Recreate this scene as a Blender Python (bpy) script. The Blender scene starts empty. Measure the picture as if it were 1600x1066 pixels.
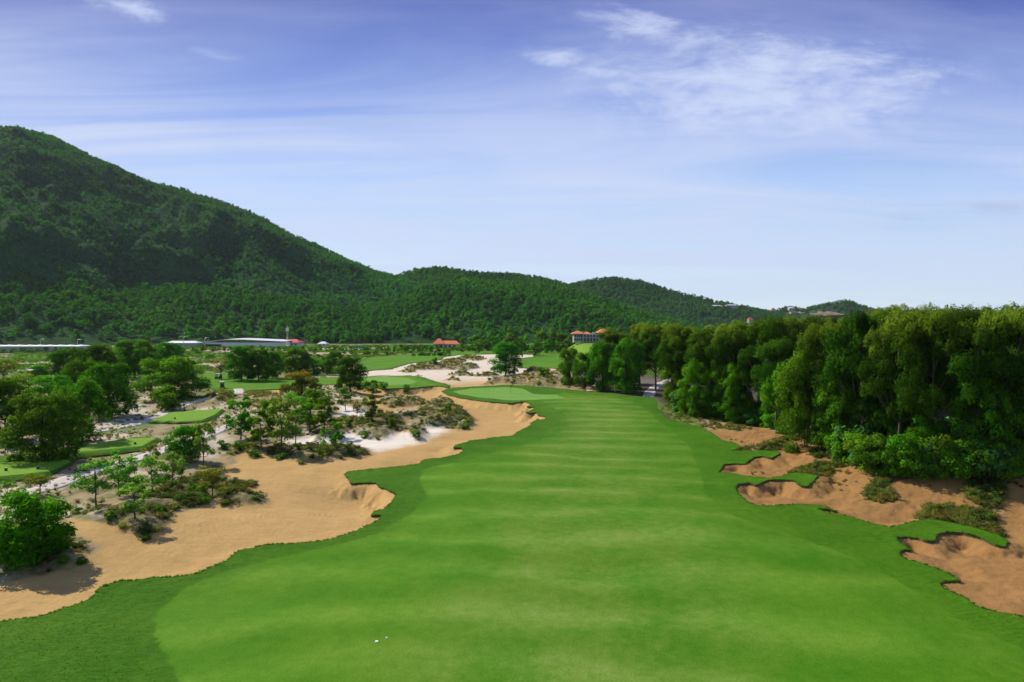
import bpy, bmesh, math, random
import numpy as np
from mathutils import Vector, Matrix
random.seed(7)
RNG = np.random.default_rng(11)
rad = math.radians
scene = bpy.context.scene
COL = scene.collection

# ---------------------------------------------------------------- camera, sky, sun, exposure
CAMZ = 18.0
FPX = 1067.0                      # focal length in photo pixels (24 mm on 36 mm)
PITCH = math.atan2(23.0, FPX)
cam_d = bpy.data.cameras.new('camera')
cam = bpy.data.objects.new('camera', cam_d)
COL.objects.link(cam)
cam_d.sensor_width = 36.0
cam_d.lens = 24.0
cam_d.clip_start = 0.5
cam_d.clip_end = 30000
cam.location = (0, 0, CAMZ)
cam.rotation_euler = (math.pi / 2 - PITCH, 0, 0)
scene.camera = cam

SUN_AZ, SUN_EL = rad(-56), rad(41)       # azimuth from +Y, negative = left of the view
sd = bpy.data.lights.new('sun', 'SUN')
sd.energy = 4.8
sd.angle = rad(0.53)
sd.color = (1.0, 0.90, 0.72)
sun = bpy.data.objects.new('sun', sd)
COL.objects.link(sun)
SUNV = Vector((math.sin(SUN_AZ) * math.cos(SUN_EL), math.cos(SUN_AZ) * math.cos(SUN_EL), math.sin(SUN_EL)))
sun.rotation_euler = (-SUNV).to_track_quat('-Z', 'Y').to_euler()
sun.location = (0, 0, 100)

scene.view_settings.view_transform = 'Standard'
scene.view_settings.look = 'None'
scene.view_settings.exposure = 0.35
scene.view_settings.gamma = 1.0
scene.view_settings.use_curve_mapping = False

class NT:
    """small helper round a node tree"""
    def __init__(s, nt):
        s.nt = nt
        s.n = nt.nodes
        s.l = nt.links
    def new(s, t, **kw):
        n = s.n.new(t)
        for k, v in kw.items():
            setattr(n, k, v)
        return n
    def put(s, sock, v):
        if v is None:
            return
        if isinstance(v, bpy.types.NodeSocket):
            s.l.new(v, sock)
        else:
            sock.default_value = v
    def m(s, op, a, b=None, c=None, clamp=False):
        n = s.new('ShaderNodeMath', operation=op, use_clamp=clamp)
        s.put(n.inputs[0], a); s.put(n.inputs[1], b); s.put(n.inputs[2], c)
        return n.outputs[0]
    def mix(s, f, a, b, mode='MIX'):
        n = s.new('ShaderNodeMix', data_type='RGBA', blend_type=mode)
        s.put(n.inputs[0], f)
        for sock, v in ((n.inputs[6], a), (n.inputs[7], b)):
            if isinstance(v, tuple) and len(v) == 3:
                v = (*v, 1)
            s.put(sock, v)
        return n.outputs[2]
    def ramp(s, f, lo, hi):
        n = s.new('ShaderNodeMapRange')
        n.interpolation_type = 'SMOOTHSTEP'
        s.put(n.inputs[0], f); s.put(n.inputs[1], lo); s.put(n.inputs[2], hi)
        return n.outputs[0]
    def noise(s, vec, scale, detail=3, rough=0.55, dist=0.0):
        n = s.new('ShaderNodeTexNoise')
        s.put(n.inputs['Vector'], vec)
        n.inputs['Scale'].default_value = scale
        n.inputs['Detail'].default_value = detail
        n.inputs['Roughness'].default_value = rough
        n.inputs['Distortion'].default_value = dist
        return n.outputs['Fac']
    def xyz(s, a, b, c):
        n = s.new('ShaderNodeCombineXYZ')
        s.put(n.inputs[0], a); s.put(n.inputs[1], b); s.put(n.inputs[2], c)
        return n.outputs[0]
    def sep(s, v):
        n = s.new('ShaderNodeSeparateXYZ')
        s.put(n.inputs[0], v)
        return n.outputs
    def scl(s, v, k):
        n = s.new('ShaderNodeVectorMath', operation='MULTIPLY')
        s.put(n.inputs[0], v); n.inputs[1].default_value = k
        return n.outputs[0]

def build_world():
    w = bpy.data.worlds.new('World')
    scene.world = w
    w.use_nodes = True
    g = NT(w.node_tree)
    g.n.clear()
    sky = g.new('ShaderNodeTexSky', sky_type='NISHITA')
    sky.sun_disc = False
    sky.sun_elevation = SUN_EL
    sky.sun_rotation = SUN_AZ
    sky.altitude = 0
    sky.air_density = 1.2
    sky.dust_density = 0.6
    sky.ozone_density = 4.0
    tc = g.new('ShaderNodeTexCoord')
    d = tc.outputs['Generated']
    x, y, z = g.sep(d)
    yy = g.m('MAXIMUM', y, 0.05)
    tx = g.m('DIVIDE', x, yy)
    tz = g.m('DIVIDE', z, yy)
    zz = g.m('ADD', g.m('MAXIMUM', z, 0.0), 0.10)
    cu = g.m('DIVIDE', x, zz)
    cv = g.m('DIVIDE', y, zz)
    pl = g.xyz(cu, cv, 0.0)
    # soft blobs and bands of cloud, given by direction: centre, half widths, tilt
    def blob(cx, cz, sx, sz, tilt=0.0):
        c, s_ = math.cos(tilt), math.sin(tilt)
        dx = g.m('SUBTRACT', tx, cx); dz = g.m('SUBTRACT', tz, cz)
        a = g.m('DIVIDE', g.m('ADD', g.m('MULTIPLY', dx, c), g.m('MULTIPLY', dz, s_)), sx)
        b = g.m('DIVIDE', g.m('SUBTRACT', g.m('MULTIPLY', dz, c), g.m('MULTIPLY', dx, s_)), sz)
        q = g.m('ADD', g.m('MULTIPLY', a, a), g.m('MULTIPLY', b, b))
        return g.m('POWER', 2.718, g.m('MULTIPLY', q, -1.0))
    def mx(*v):
        o = v[0]
        for k in v[1:]:
            o = g.m('MAXIMUM', o, k)
        return o
    dirv = g.xyz(tx, g.m('MULTIPLY', tz, 2.2), 0.0)
    puff = g.noise(dirv, 7.0, 7, 0.62, 0.7)
    puff2 = g.noise(g.scl(dirv, (1, 1.6, 1)), 16.0, 6, 0.65, 0.3)
    pf = g.m('ADD', g.m('MULTIPLY', puff, 0.65), g.m('MULTIPLY', puff2, 0.35))
    cm = mx(blob(0.36, 0.345, 0.26, 0.080), g.m('MULTIPLY', blob(0.22, 0.425, 0.12, 0.028, -0.22), 0.9),
            g.m('MULTIPLY', blob(0.30, 0.315, 0.13, 0.03), 0.8), g.m('MULTIPLY', blob(0.50, 0.30, 0.10, 0.02), 0.6),
            g.m('MULTIPLY', blob(0.06, 0.392, 0.055, 0.015), 0.75), g.m('MULTIPLY', blob(-0.56, 0.463, 0.08, 0.018, -0.25), 0.85),
            g.m('MULTIPLY', blob(-0.43, 0.395, 0.05, 0.009, -0.15), 0.35))
    dens = g.m('ADD', cm, g.m('MULTIPLY', g.m('SUBTRACT', pf, 0.5), 3.4))
    cum = g.m('MULTIPLY', g.ramp(dens, 0.12, 1.25), g.ramp(cm, 0.04, 0.4))
    # high thin veils
    pr = g.new('ShaderNodeMapping')
    g.put(pr.inputs[0], pl)
    pr.inputs['Rotation'].default_value = (0, 0, rad(28))
    pr.inputs['Scale'].default_value = (0.35, 1.25, 1)
    veil = g.noise(pr.outputs[0], 1.1, 6, 0.58, 0.9)
    vb = mx(blob(-0.66, 0.27, 0.50, 0.13, -0.25), g.m('MULTIPLY', blob(-0.20, 0.22, 0.35, 0.07, -0.2), 0.85),
            g.m('MULTIPLY', blob(0.15, 0.14, 0.7, 0.11), 1.0), g.m('MULTIPLY', blob(0.15, 0.26, 1.0, 0.10), 0.5), g.m('MULTIPLY', blob(0.75, 0.20, 0.3, 0.09, 0.2), 0.75))
    vm = g.m('MULTIPLY', g.m('ADD', vb, 0.28), g.ramp(veil, 0.30, 0.66))
    wisp = g.noise(g.scl(dirv, (1.0, 5.0, 1)), 4.0, 6, 0.6, 0.8)
    wm = g.m('MULTIPLY', mx(blob(0.62, 0.155, 0.28, 0.05), g.m('MULTIPLY', blob(-0.1, 0.12, 0.3, 0.05), 0.7), g.m('MULTIPLY', blob(0.2, 0.16, 0.3, 0.03), 0.6)), g.ramp(wisp, 0.50, 0.72))
    low = g.m('SUBTRACT', 1.0, g.ramp(tz, 0.0, 0.34))
    st = 0.115
    # colours of the sky as radiance before the background strength
    cr = g.new('ShaderNodeValToRGB')
    g.l.new(g.m('MULTIPLY', tz, 2.0), cr.inputs[0])
    e = cr.color_ramp.elements
    stops = [(0.0, (4.9, 5.75, 6.5)), (0.20, (4.2, 5.35, 6.7)), (0.42, (2.9, 4.2, 6.8)), (0.66, (1.20, 1.95, 5.2)), (0.96, (0.62, 0.84, 3.2))]
    e[0].position = 0.0; e[1].position = 0.96
    for p_, c_ in stops[1:-1]:
        e.new(p_)
    for el_, (p_, c_) in zip(cr.color_ramp.elements, stops):
        el_.position = p_; el_.color = (*[v / 7.0 for v in c_], 1)
    grad = g.mix(1.0, cr.outputs[0], (7.0, 7.0, 7.0), 'MULTIPLY')
    front = g.ramp(y, -0.2, 0.3)
    skyc = g.mix(g.m('MULTIPLY', front, 0.86), sky.outputs[0], grad)
    c1 = skyc
    c2 = g.mix(g.m('MULTIPLY', vm, 0.85), c1, (4.3, 4.9, 6.5))
    c3 = g.mix(g.m('MULTIPLY', wm, 0.7), c2, (4.3, 5.1, 6.6))
    c4 = g.mix(g.m('MULTIPLY', cum, 0.92), c3, (4.3, 4.9, 6.6))
    dk = g.m('MULTIPLY', mx(blob(0.69, 0.173, 0.07, 0.009), g.m('MULTIPLY', blob(0.58, 0.160, 0.03, 0.006), 0.8), g.m('MULTIPLY', blob(0.50, 0.145, 0.12, 0.006), 0.6)), g.ramp(wisp, 0.42, 0.6))
    c5 = g.mix(g.m('MULTIPLY', dk, 0.4), c4, (2.2, 2.7, 4.4))
    bg = g.new('ShaderNodeBackground')
    g.l.new(c5, bg.inputs[0])
    bg.inputs[1].default_value = st
    out = g.new('ShaderNodeOutputWorld')
    g.l.new(bg.outputs[0], out.inputs[0])
build_world()

# ---------------------------------------------------------------- noise, rays, polygons
def _h(ix, iy, s):
    n = (ix.astype(np.int64) * 374761393 + iy.astype(np.int64) * 668265263 + s * 2147483647) & 0xffffffff
    n = ((n ^ (n >> 13)) * 1274126177) & 0xffffffff
    return ((n ^ (n >> 16)) & 0xffff) / 65535.0
def vn(x, y, s=0):
    ix = np.floor(x); iy = np.floor(y)
    fx = x - ix; fy = y - iy
    fx = fx * fx * fx * (fx * (fx * 6 - 15) + 10); fy = fy * fy * fy * (fy * (fy * 6 - 15) + 10)
    a = _h(ix, iy, s); b = _h(ix + 1, iy, s); c = _h(ix, iy + 1, s); d = _h(ix + 1, iy + 1, s)
    return (a + (b - a) * fx) * (1 - fy) + (c + (d - c) * fx) * fy - 0.5
def fbm(x, y, o=4, s=0, g=0.5):
    t = 0; a = 1.0
    for k in range(o):
        t = t + a * vn(x, y, s + k * 17)
        x = x * 2.03 + 5.1; y = y * 2.03 - 3.7
        a *= g
    return t
def sst(a, b, x):
    t = np.clip((x - a) / (b - a), 0, 1)
    return t * t * (3 - 2 * t)

def ray(px, py):
    """world direction of a photo pixel"""
    cx = (px - 800.0) / FPX; cy = (533.0 - py) / FPX
    c, s = math.cos(PITCH), math.sin(PITCH)
    return np.array([cx, c + cy * s, cy * c - s])
def P(px, py, z=0.0):
    d = ray(px, py)
    if d[2] > -0.004:
        d[2] = -0.004
    t = (z - CAMZ) / d[2]
    return (d[0] * t, d[1] * t)
def poly(pts, z=0.0):
    return np.array([P(a, b, z) for a, b in pts])

def sdf(pl, x, y, margin=14.0):
    """signed distance (negative inside) to a closed polygon, capped at margin"""
    out = np.full(x.shape, margin, np.float64)
    x0, y0 = pl.min(0) - margin; x1, y1 = pl.max(0) + margin
    idx = np.nonzero((x > x0) & (x < x1) & (y > y0) & (y < y1))[0]
    a = pl; b = np.roll(pl, -1, 0)
    for k in range(0, len(idx), 20000):
        ii = idx[k:k + 20000]
        qx = x[ii][:, None]; qy = y[ii][:, None]
        ex = b[:, 0] - a[:, 0]; ey = b[:, 1] - a[:, 1]
        wx = qx - a[:, 0]; wy = qy - a[:, 1]
        t = np.clip((wx * ex + wy * ey) / (ex * ex + ey * ey + 1e-9), 0, 1)
        d2 = ((wx - ex * t) ** 2 + (wy - ey * t) ** 2).min(1)
        c = (a[:, 1] > qy) != (b[:, 1] > qy)
        xi = a[:, 0] + (qy - a[:, 1]) * ex / np.where(np.abs(ey) < 1e-9, 1e-9, ey)
        ins = (c & (qx < xi)).sum(1) % 2 == 1
        d = np.sqrt(d2)
        out[ii] = np.minimum(np.where(ins, -d, d), margin)
    return out

# ---------------------------------------------------------------- outlines of grass, sand and scrub (traced, then laid on the ground)
GRASS = poly([(-300,1045),(-100,995),(0,976),(60,966),(110,952),(145,938),(150,925),(185,912),(240,906),(310,898),(345,882),(372,862),(420,852),(480,848),(520,843),(560,830),(590,815),(597,806),(578,808),(582,802),(600,797),(612,785),(619,775),(605,768),(592,762),(588,756),(560,756),(548,757),(545,750),(537,742),(545,739),(590,735),(650,729),(658,729),(657,724),(665,720),(690,719),(715,713),(724,707),(722,702),(708,702),(712,698),(735,690),(770,685),(800,682),(808,676),(815,672),(826,668),(832,662),(828,662),(840,656),(850,657),(853,652),(842,651),(838,646),(820,647),(834,640),(836,637),(822,637),(830,633),(820,629),(800,631),(760,628),(720,622),(700,618),(690,612),(700,607),(740,604),(790,601),(830,602),(870,606),(905,610),(935,613),(960,615),(1003,621),(1022,621),(1026,630),(1027,642),(1041,654),(1070,662),(1095,668),(1110,679),(1125,689),(1150,697),(1160,703),(1140,707),(1165,706),(1215,709),(1220,713),(1205,720),(1190,715),(1178,716),(1165,725),(1148,724),(1130,726),(1127,733),(1122,739),(1140,741),(1150,743),(1175,749),(1205,752),(1215,750),(1230,745),(1245,744),(1262,748),(1278,755),(1272,762),(1262,769),(1252,768),(1240,759),(1225,757),(1200,756),(1190,760),(1180,763),(1170,760),(1153,761),(1150,768),(1152,774),(1160,780),(1170,788),(1185,793),(1210,794),(1240,791),(1265,792),(1288,794),(1308,802),(1292,799),(1276,798),(1290,804),(1312,807),(1350,816),(1370,822),(1390,827),(1405,825),(1420,820),(1440,816),(1455,815),(1480,818),(1520,828),(1560,838),(1576,850),(1570,857),(1555,854),(1530,843),(1505,836),(1480,834),(1465,838),(1460,848),(1450,849),(1435,843),(1415,840),(1402,842),(1402,848),(1412,855),(1424,863),(1410,861),(1405,864),(1408,870),(1418,876),(1433,879),(1455,888),(1475,895),(1492,903),(1499,909),(1480,908),(1469,911),(1473,919),(1500,930),(1520,945),(1560,958),(1610,968),(1700,985),(1900,1040),(2400,1300),(2000,2600),(-900,2600),(-900,1200)])
MOWN = poly([(360,1200),(270,1045),(240,990),(245,958),(280,925),(340,897),(430,872),(520,855),(590,835),(640,805),(668,778),(655,752),(662,738),(740,716),(800,703),(860,684),(890,667),(884,650),(855,634),(838,624),(880,613),(930,618),(985,628),(1020,650),(1052,675),(1078,700),(1095,740),(1100,770),(1130,802),(1200,832),(1300,858),(1400,905),(1480,955),(1600,1015),(1800,1120),(2000,2400),(-200,2400)])
GREEN = poly([(707,612),(735,607),(790,604),(818,607),(832,615),(868,617),(884,623),(838,627),(800,626),(760,622),(722,617)])
FAR1 = poly([(553,584),(572,579),(610,577),(640,568),(690,563),(694,558),(720,555),(780,554),(832,554),(834,558),(812,560),(808,574),(835,578),(850,575),(880,578),(900,583),(925,575),(925,548),(850,546),(780,544),(700,548),(640,553),(570,559),(558,566)])
FAR2 = poly([(300,584),(345,583),(400,589),(470,590),(560,589),(640,587),(665,590),(680,596),(703,602),(702,606),(684,604),(670,605),(650,607),(600,609),(560,604),(540,601),(500,602),(470,605),(440,609),(395,610),(385,613),(368,613),(340,610),(317,606),(300,600)])
FAR2G = poly([(572,590),(600,588),(636,590),(652,596),(640,601),(600,603),(575,598)])
TEESUR = poly([(-90,722),(60,714),(115,704),(165,694),(210,687),(252,688),(250,692),(225,705),(190,710),(120,718),(112,727),(76,747),(40,753),(-90,764)])
TEE1 = poly([(-80,736),(0,730),(60,726),(112,725),(76,744),(40,749),(0,753),(-80,758)])
TEE2 = poly([(112,713),(142,700),(190,691),(246,690),(222,703),(190,706),(150,710)])
TEE3 = poly([(235,660),(268,647),(300,644),(347,642),(335,651),(318,658),(280,661)])
SMALLG = poly([(800,536),(905,534),(940,537),(938,546),(905,544),(850,541)])

SAND = [poly(p, z) for p, z in [
    ([(-400,960),(0,925),(60,905),(110,897),(150,882),(148,872),(110,862),(95,848),(110,838),(165,848),(215,848),(258,834),(275,815),(320,800),(350,797),(400,795),(418,788),(412,778),(380,772),(400,766),(400,757),(350,752),(350,738),(365,730),(375,716),(420,715),(470,728),(500,722),(558,719),(577,709),(572,704),(545,700),(500,704),(470,703),(442,700),(448,693),(470,690),(500,687),(530,688),(545,676),(575,684),(600,686),(620,678),(655,688),(664,681),(656,672),(632,669),(636,663),(690,664),(707,670),(742,668),(738,655),(722,650),(738,646),(715,636),(700,630),(682,628),(668,636),(640,641),(600,645),(580,636),(566,618),(545,611),(600,606),(700,603),(760,625),(870,630),(870,670),(760,720),(650,770),(640,810),(560,870),(0,1010),(-400,1090)], -0.5),
    ([(568,590),(560,586),(572,578),(640,565),(690,553),(735,549),(780,551),(850,551),(925,566),(915,594),(895,596),(850,600),(800,606),(700,608),(690,602),(660,592),(600,588)], -0.5),
    ([(524,652),(530,634),(560,640),(578,652),(640,650),(636,655),(575,655),(548,655)], -0.3),
    ([(1085,655),(1110,650),(1150,656),(1230,668),(1260,685),(1300,705),(1350,728),(1400,738),(1600,738),(2000,750),(2200,1200),(1600,1010),(1300,850),(1100,770),(1100,700),(1125,692),(1090,668)], -0.2),
    ([(370,607),(400,603),(440,604),(440,618),(405,618),(385,612)], -0.2),
    ([(818,555),(833,555),(832,559),(815,560)], 0),
]]
# scrub islands: outline, height of the mound, darkness of the cover (0 straw, 1 dark heath)
ISL = [(poly(p, z), h, dk) for p, z, h, dk in [
    ([(140,822),(175,800),(260,760),(330,740),(352,752),(345,775),(330,792),(290,800),(262,822),(256,836),(215,848),(188,842),(190,830),(160,836),(148,830)], 0, 0.7, .85),
    ([(345,770),(400,776),(419,786),(412,794),(380,797),(345,797)], -.3, 0.8, .7),
    ([(340,757),(385,758),(403,761),(392,768),(345,767)], -.3, 0.45, .3),
    ([(-60,905),(0,905),(50,900),(108,897),(148,882),(146,870),(115,864),(60,850),(-60,850)], 0, 0.8, .8),
    ([(350,722),(372,712),(430,716),(470,728),(500,722),(558,719),(578,708),(570,702),(520,700),(470,704),(420,700),(370,700)], -.2, 0.9, .6),
    ([(490,690),(545,677),(580,684),(602,687),(626,678),(655,689),(666,681),(656,671),(630,668),(600,660),(540,655),(480,670)], -.2, 1.3, .65),
    ([(540,658),(600,654),(640,652),(655,640),(680,630),(697,628),(716,637),(740,646),(722,651),(735,657),(700,668),(660,668),(630,662),(590,668)], 0, 1.6, .5),
    ([(705,674),(712,660),(730,657),(744,667),(742,672),(715,675)], -.4, 0.9, .7),
    ([(590,632),(598,618),(640,621),(662,620),(670,629),(640,634),(610,636)], -.3, 1.4, .5),
    ([(752,601),(772,595),(800,594),(826,585),(843,580),(862,588),(900,590),(922,598),(930,612),(905,609),(860,604),(815,602),(780,600)], 0, 2.2, .3),
    ([(630,576),(662,569),(690,571),(720,573),(740,570),(750,575),(730,579),(690,578),(650,579)], 0, 1.4, .35),
    ([(682,568),(700,562),(730,563),(722,569),(700,570)], 0, 1.1, .3),
    ([(712,562),(722,556),(745,557),(762,561),(745,565)], 0, 1.1, .35),
    ([(696,587),(715,583),(730,580),(742,587),(762,584),(782,588),(750,589)], 0, 1.0, .3),
    ([(692,594),(706,589),(715,592),(722,596)], 0, 0.9, .3),
    ([(640,590),(652,586),(662,590),(655,592)], 0, 0.7, .4),
    ([(618,580),(640,578),(655,582),(635,583)], 0, 0.6, .4),
    ([(1232,742),(1245,733),(1275,728),(1312,733),(1302,744),(1290,755),(1278,756),(1262,746)], 0, 0.5, .5),
    ([(1352,782),(1357,768),(1375,760),(1402,777),(1400,788),(1375,791)], 0, 0.5, .6),
    ([(1424,818),(1428,804),(1450,795),(1500,792),(1550,805),(1574,832),(1560,838),(1520,826),(1480,817),(1450,815)], 0, 0.6, .45),
    ([(1505,775),(1530,762),(1558,768),(1580,780),(1570,794),(1540,790)], 0.6, 0.5, .9),
    ([(1385,742),(1400,735),(1440,745),(1447,752),(1420,752)], 0, 0.3, .3),
    ([(1040,640),(1070,640),(1100,655),(1150,662),(1180,678),(1150,678),(1110,672),(1085,665),(1050,655)], 0, 0.5, .4),
    ([(1127,714),(1140,704),(1200,700),(1240,690),(1250,695),(1215,708),(1165,706)], 0, 0.5, .4),
    ([(1190,668),(1230,672),(1230,680),(1200,676)], 0, 0.3, .5),
    ([(1255,712),(1300,715),(1345,735),(1310,730),(1270,722)], 0, 0.4, .95),
    ([(320,620),(335,612),(360,614),(372,625),(350,632),(320,632)], 0, 0.8, .25),
    ([(382,625),(390,615),(410,612),(440,618),(440,640),(410,640),(385,636)], 0, 0.8, .25),
]]
def interp_pits():
    # hollows under the lips (px, py, half widths in metres, depth)
    return [(*P(a, b, -1), sx, sy, d) for a, b, sx, sy, d in [
        (770,650,17,13,1.9),(700,632,16,16,1.3),(640,616,12,14,1.0),(575,785,6.5,6,1.5),(655,735,4,4,0.5),(700,712,4,3,.5),
        (1178,737,12,5,.6),(1205,777,12,5,.65),(1250,774,8,5,.4),(1290,803,1.6,1.0,.8),(1440,858,8,5,.45),(1515,857,11,6,.5),(1420,870,1.5,1.3,.8),(1490,914,1.6,1.4,.9),
        (560,716,6,4,.5),(620,695,12,6,.5),(645,562,25,10,.6),(850,585,25,9,1.6),(600,612,12,8,.9),(420,612,10,6,.9)]]
PITS = interp_pits()
# dunes and swells (px, py, half widths, height)
HUMPS = [(*P(a, b, 0), sx, sy, h) for a, b, sx, sy, h in [
    (1480,762,14,5,1.6),(1330,722,9,5,1.2),(1540,772,4.5,4,1.3),(1620,745,14,6,2.2),(1180,682,10,6,.8),(1240,700,8,5,.9),(1100,650,6,6,.6),(1390,748,7,4,.8),
    (845,588,10,7,1.6),(890,596,12,6,1.0),(770,598,7,5,.6),(700,573,16,8,.8),(690,632,7,6,.8),(650,680,5,3,.6),
    (60,850,8,7,.8),(200,815,9,8,.6),(340,625,8,10,.8),(410,628,8,10,.8),(800,740,14,8,.30),(950,700,18,7,.35),(880,820,9,6,.22),(1050,860,10,6,.2),(700,900,7,6,.2),(960,640,16,10,.5),(1100,830,6,5,.3),(880,628,14,8,.45)]]

def swell(x, y):
    r = np.hypot(x, y)
    z = 0.28 * fbm(x / 33, y / 33, 3, 3) + 0.9 * fbm(x / 140, y / 140, 2, 5) * sst(150, 500, r)
    for hx, hy, sx, sy, h in HUMPS:
        z = z + h * np.exp(-((x - hx) / sx) ** 2 - ((y - hy) / sy) ** 2)
    return z

def terrain(x, y):
    """all fields of the ground at the points x, y"""
    x = np.asarray(x, float).ravel(); y = np.asarray(y, float).ravel()
    f = {}
    r = np.hypot(x, y)
    w1 = 0.16 * fbm(x * 1.1, y * 1.1, 3, 21) + 0.06 * vn(x * 5, y * 5, 9)
    wf = 0.5 * fbm(x / 3.0, y / 3.0, 3, 33) * sst(150, 300, r)
    dm = sdf(GRASS, x, y) + w1
    df = np.minimum(sdf(FAR1, x, y), sdf(FAR2, x, y)) + wf + w1
    df = np.minimum(df, sdf(SMALLG, x, y))
    dt = np.minimum(sdf(TEESUR, x, y), sdf(TEE3, x, y) - 0.6) + w1
    f['dG'] = np.minimum(np.minimum(dm, df), dt)
    f['dmain'] = dm; f['dfar'] = df; f['dteeS'] = dt
    f['mown'] = sdf(MOWN, x, y) + 0.8 * w1 + 0.25 * fbm(x * 2.7, y * 2.7, 2, 23)
    f['green'] = np.minimum(sdf(GREEN, x, y), sdf(FAR2G, x, y))
    f['tee'] = np.minimum(np.minimum(sdf(TEE1, x, y), sdf(TEE2, x, y)), sdf(TEE3, x, y))
    ds = np.full(x.shape, 14.0)
    for p in SAND:
        ds = np.minimum(ds, sdf(p, x, y))
    f['dS'] = ds + 0.9 * fbm(x / 2.2, y / 2.2, 4, 41)
    mound = np.zeros(x.shape); cover = np.zeros(x.shape); dark = np.zeros(x.shape); dI = np.full(x.shape, 14.0)
    nz = 0.9 * fbm(x / 1.7, y / 1.7, 4, 51)
    for p, h, dk in ISL:
        d = sdf(p, x, y, 8.0)
        dn = d + nz
        mound = np.maximum(mound, h * sst(1.0, -3.0, d) * (0.75 + 0.6 * fbm(x / 4, y / 4, 3, 61)))
        c = sst(0.3, -0.5, dn)
        dark = np.where(c > cover, dk, dark)
        cover = np.maximum(cover, c)
        dI = np.minimum(dI, dn)
    f['dI'] = dI; f['cover'] = cover; f['dark'] = dark
    b = swell(x, y)
    near_s = sst(2.5, 0.0, ds)
    lip = 0.03 + (0.09 + 0.12 * fbm(x / 3, y / 3, 2, 17)) * near_s
    rip = 0.075 * np.sin(2 * np.pi * (y + 3.0 * fbm(x / 40, y / 40, 2, 71) * 3 + 0.004 * x * x) / 7.4) * sst(0, -6, dm) * sst(30, 50, r) * sst(260, 180, r)
    zg = b + rip + (0.08 + 0.12 * fbm(x / 2, y / 2, 3, 19)) * np.exp(-(f['dG'] / 0.9) ** 2) * near_s + 0.02 * fbm(x / 1.3, y / 1.3, 3, 81)
    zg = zg + 0.55 * sst(0.3, -0.8, dt)
    f['zg'] = zg
    pit = 0.12 + 0 * x
    for hx, hy, sx, sy, h in PITS:
        pit = pit + h * np.exp(-((x - hx) / sx) ** 2 - ((y - hy) / sy) ** 2)
    W = 2.3 * (1 + 0.8 * fbm(x / 1.6, y / 1.6, 3, 91))
    W = np.maximum(W, 0.8)
    dpos = np.clip(f['dG'], 0, 14)
    wall = sst(0, 1, dpos / W)
    gz = b - lip * sst(6, 0, dpos) - np.minimum(pit, 2.6) * wall * sst(2.0, -2.0, ds)
    gz = gz + mound
    san = sst(1, -1, f['dS'])
    gz = gz + (1 - san) * (0.22 * fbm(x / 2.0, y / 2.0, 4, 101)) * sst(0, 3, dpos) + san * sst(0.2, 2.5, dpos) * (0.10 * fbm(x / 2.5, y / 2.5, 4, 103))
    # raked furrows curving round the near waste bunker
    cx, cy = P(470, 800)
    rr = np.hypot(x - cx, (y - cy) * 0.8)
    gz = gz + san * 0.012 * np.sin(rr * 2 * np.pi / 0.55 + 7 * fbm(x / 4, y / 4, 3, 5)) * np.exp(-(rr / 12) ** 2) * (0.3 + 1.4 * np.clip(fbm(x / 3, y / 3, 2, 15) + .4, 0, 1)) * sst(1, 3, dpos)
    # lumpy eroded dunes on the right
    rt = sst(18, 30, x) * sst(0.5, 4, dpos) * sst(14, 10, np.clip(f['dS'], 0, 14) + 10)
    gz = gz + rt * 0.5 * np.abs(fbm(x / 3.2, y / 3.2, 4, 107))
    f['zs'] = np.where(f['dG'] < 0, np.minimum(gz, zg - 0.10), gz)
    f['x'] = x; f['y'] = y
    return f

def height(x, y):
    f = terrain(np.atleast_1d(x), np.atleast_1d(y))
    return np.where(f['dG'] < 0, f['zg'], f['zs'])
def hit(px, py):
    """where the line of sight through a photo pixel meets the terrain"""
    d = ray(px, py)
    if d[2] > -0.012:
        d[2] = -0.012
    t0 = (CAMZ - 4.0) / -d[2]; t1 = (CAMZ + 3.0) / -d[2]
    t = np.linspace(t0, t1, 90)
    X = d[0] * t; Y = d[1] * t; Z = CAMZ + d[2] * t
    H = height(X, Y)
    k = np.nonzero(Z <= H)[0]
    k = k[0] if len(k) else len(t) - 1
    return float(X[k]), float(Y[k]), float(H[k]), float(math.hypot(X[k], Y[k]))

# ---------------------------------------------------------------- mesh and object helpers
def new_mesh(name, V, T=None, Q=None, attrs=None, smooth=False):
    """mesh from numpy arrays of triangles and/or quads; attrs: name -> (n,) float or (n,3) colour per vertex"""
    me = bpy.data.meshes.new(name)
    nt_ = 0 if T is None else len(T); nq = 0 if Q is None else len(Q)
    me.vertices.add(len(V)); me.vertices.foreach_set('co', np.asarray(V, np.float32).ravel())
    loops = np.concatenate([a.ravel() for a in (T, Q) if a is not None and len(a)]).astype(np.int32)
    starts = np.concatenate([np.arange(nt_) * 3, nt_ * 3 + np.arange(nq) * 4]).astype(np.int32)
    me.loops.add(len(loops)); me.loops.foreach_set('vertex_index', loops)
    me.polygons.add(nt_ + nq); me.polygons.foreach_set('loop_start', starts)
    if smooth:
        me.polygons.foreach_set('use_smooth', np.ones(nt_ + nq, bool))
    me.update(calc_edges=True)
    for k, a in (attrs or {}).items():
        a = np.asarray(a, np.float32)
        if a.ndim == 1:
            at = me.attributes.new(k, 'FLOAT', 'POINT'); at.data.foreach_set('value', a)
        else:
            if k == 'nr':
                at = me.attributes.new(k, 'FLOAT_VECTOR', 'POINT'); at.data.foreach_set('vector', a.ravel())
                continue
            at = me.attributes.new(k, 'FLOAT_COLOR', 'POINT')
            at.data.foreach_set('color', np.column_stack([a, np.ones(len(a), np.float32)]).astype(np.float32).ravel())
    return me
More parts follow.
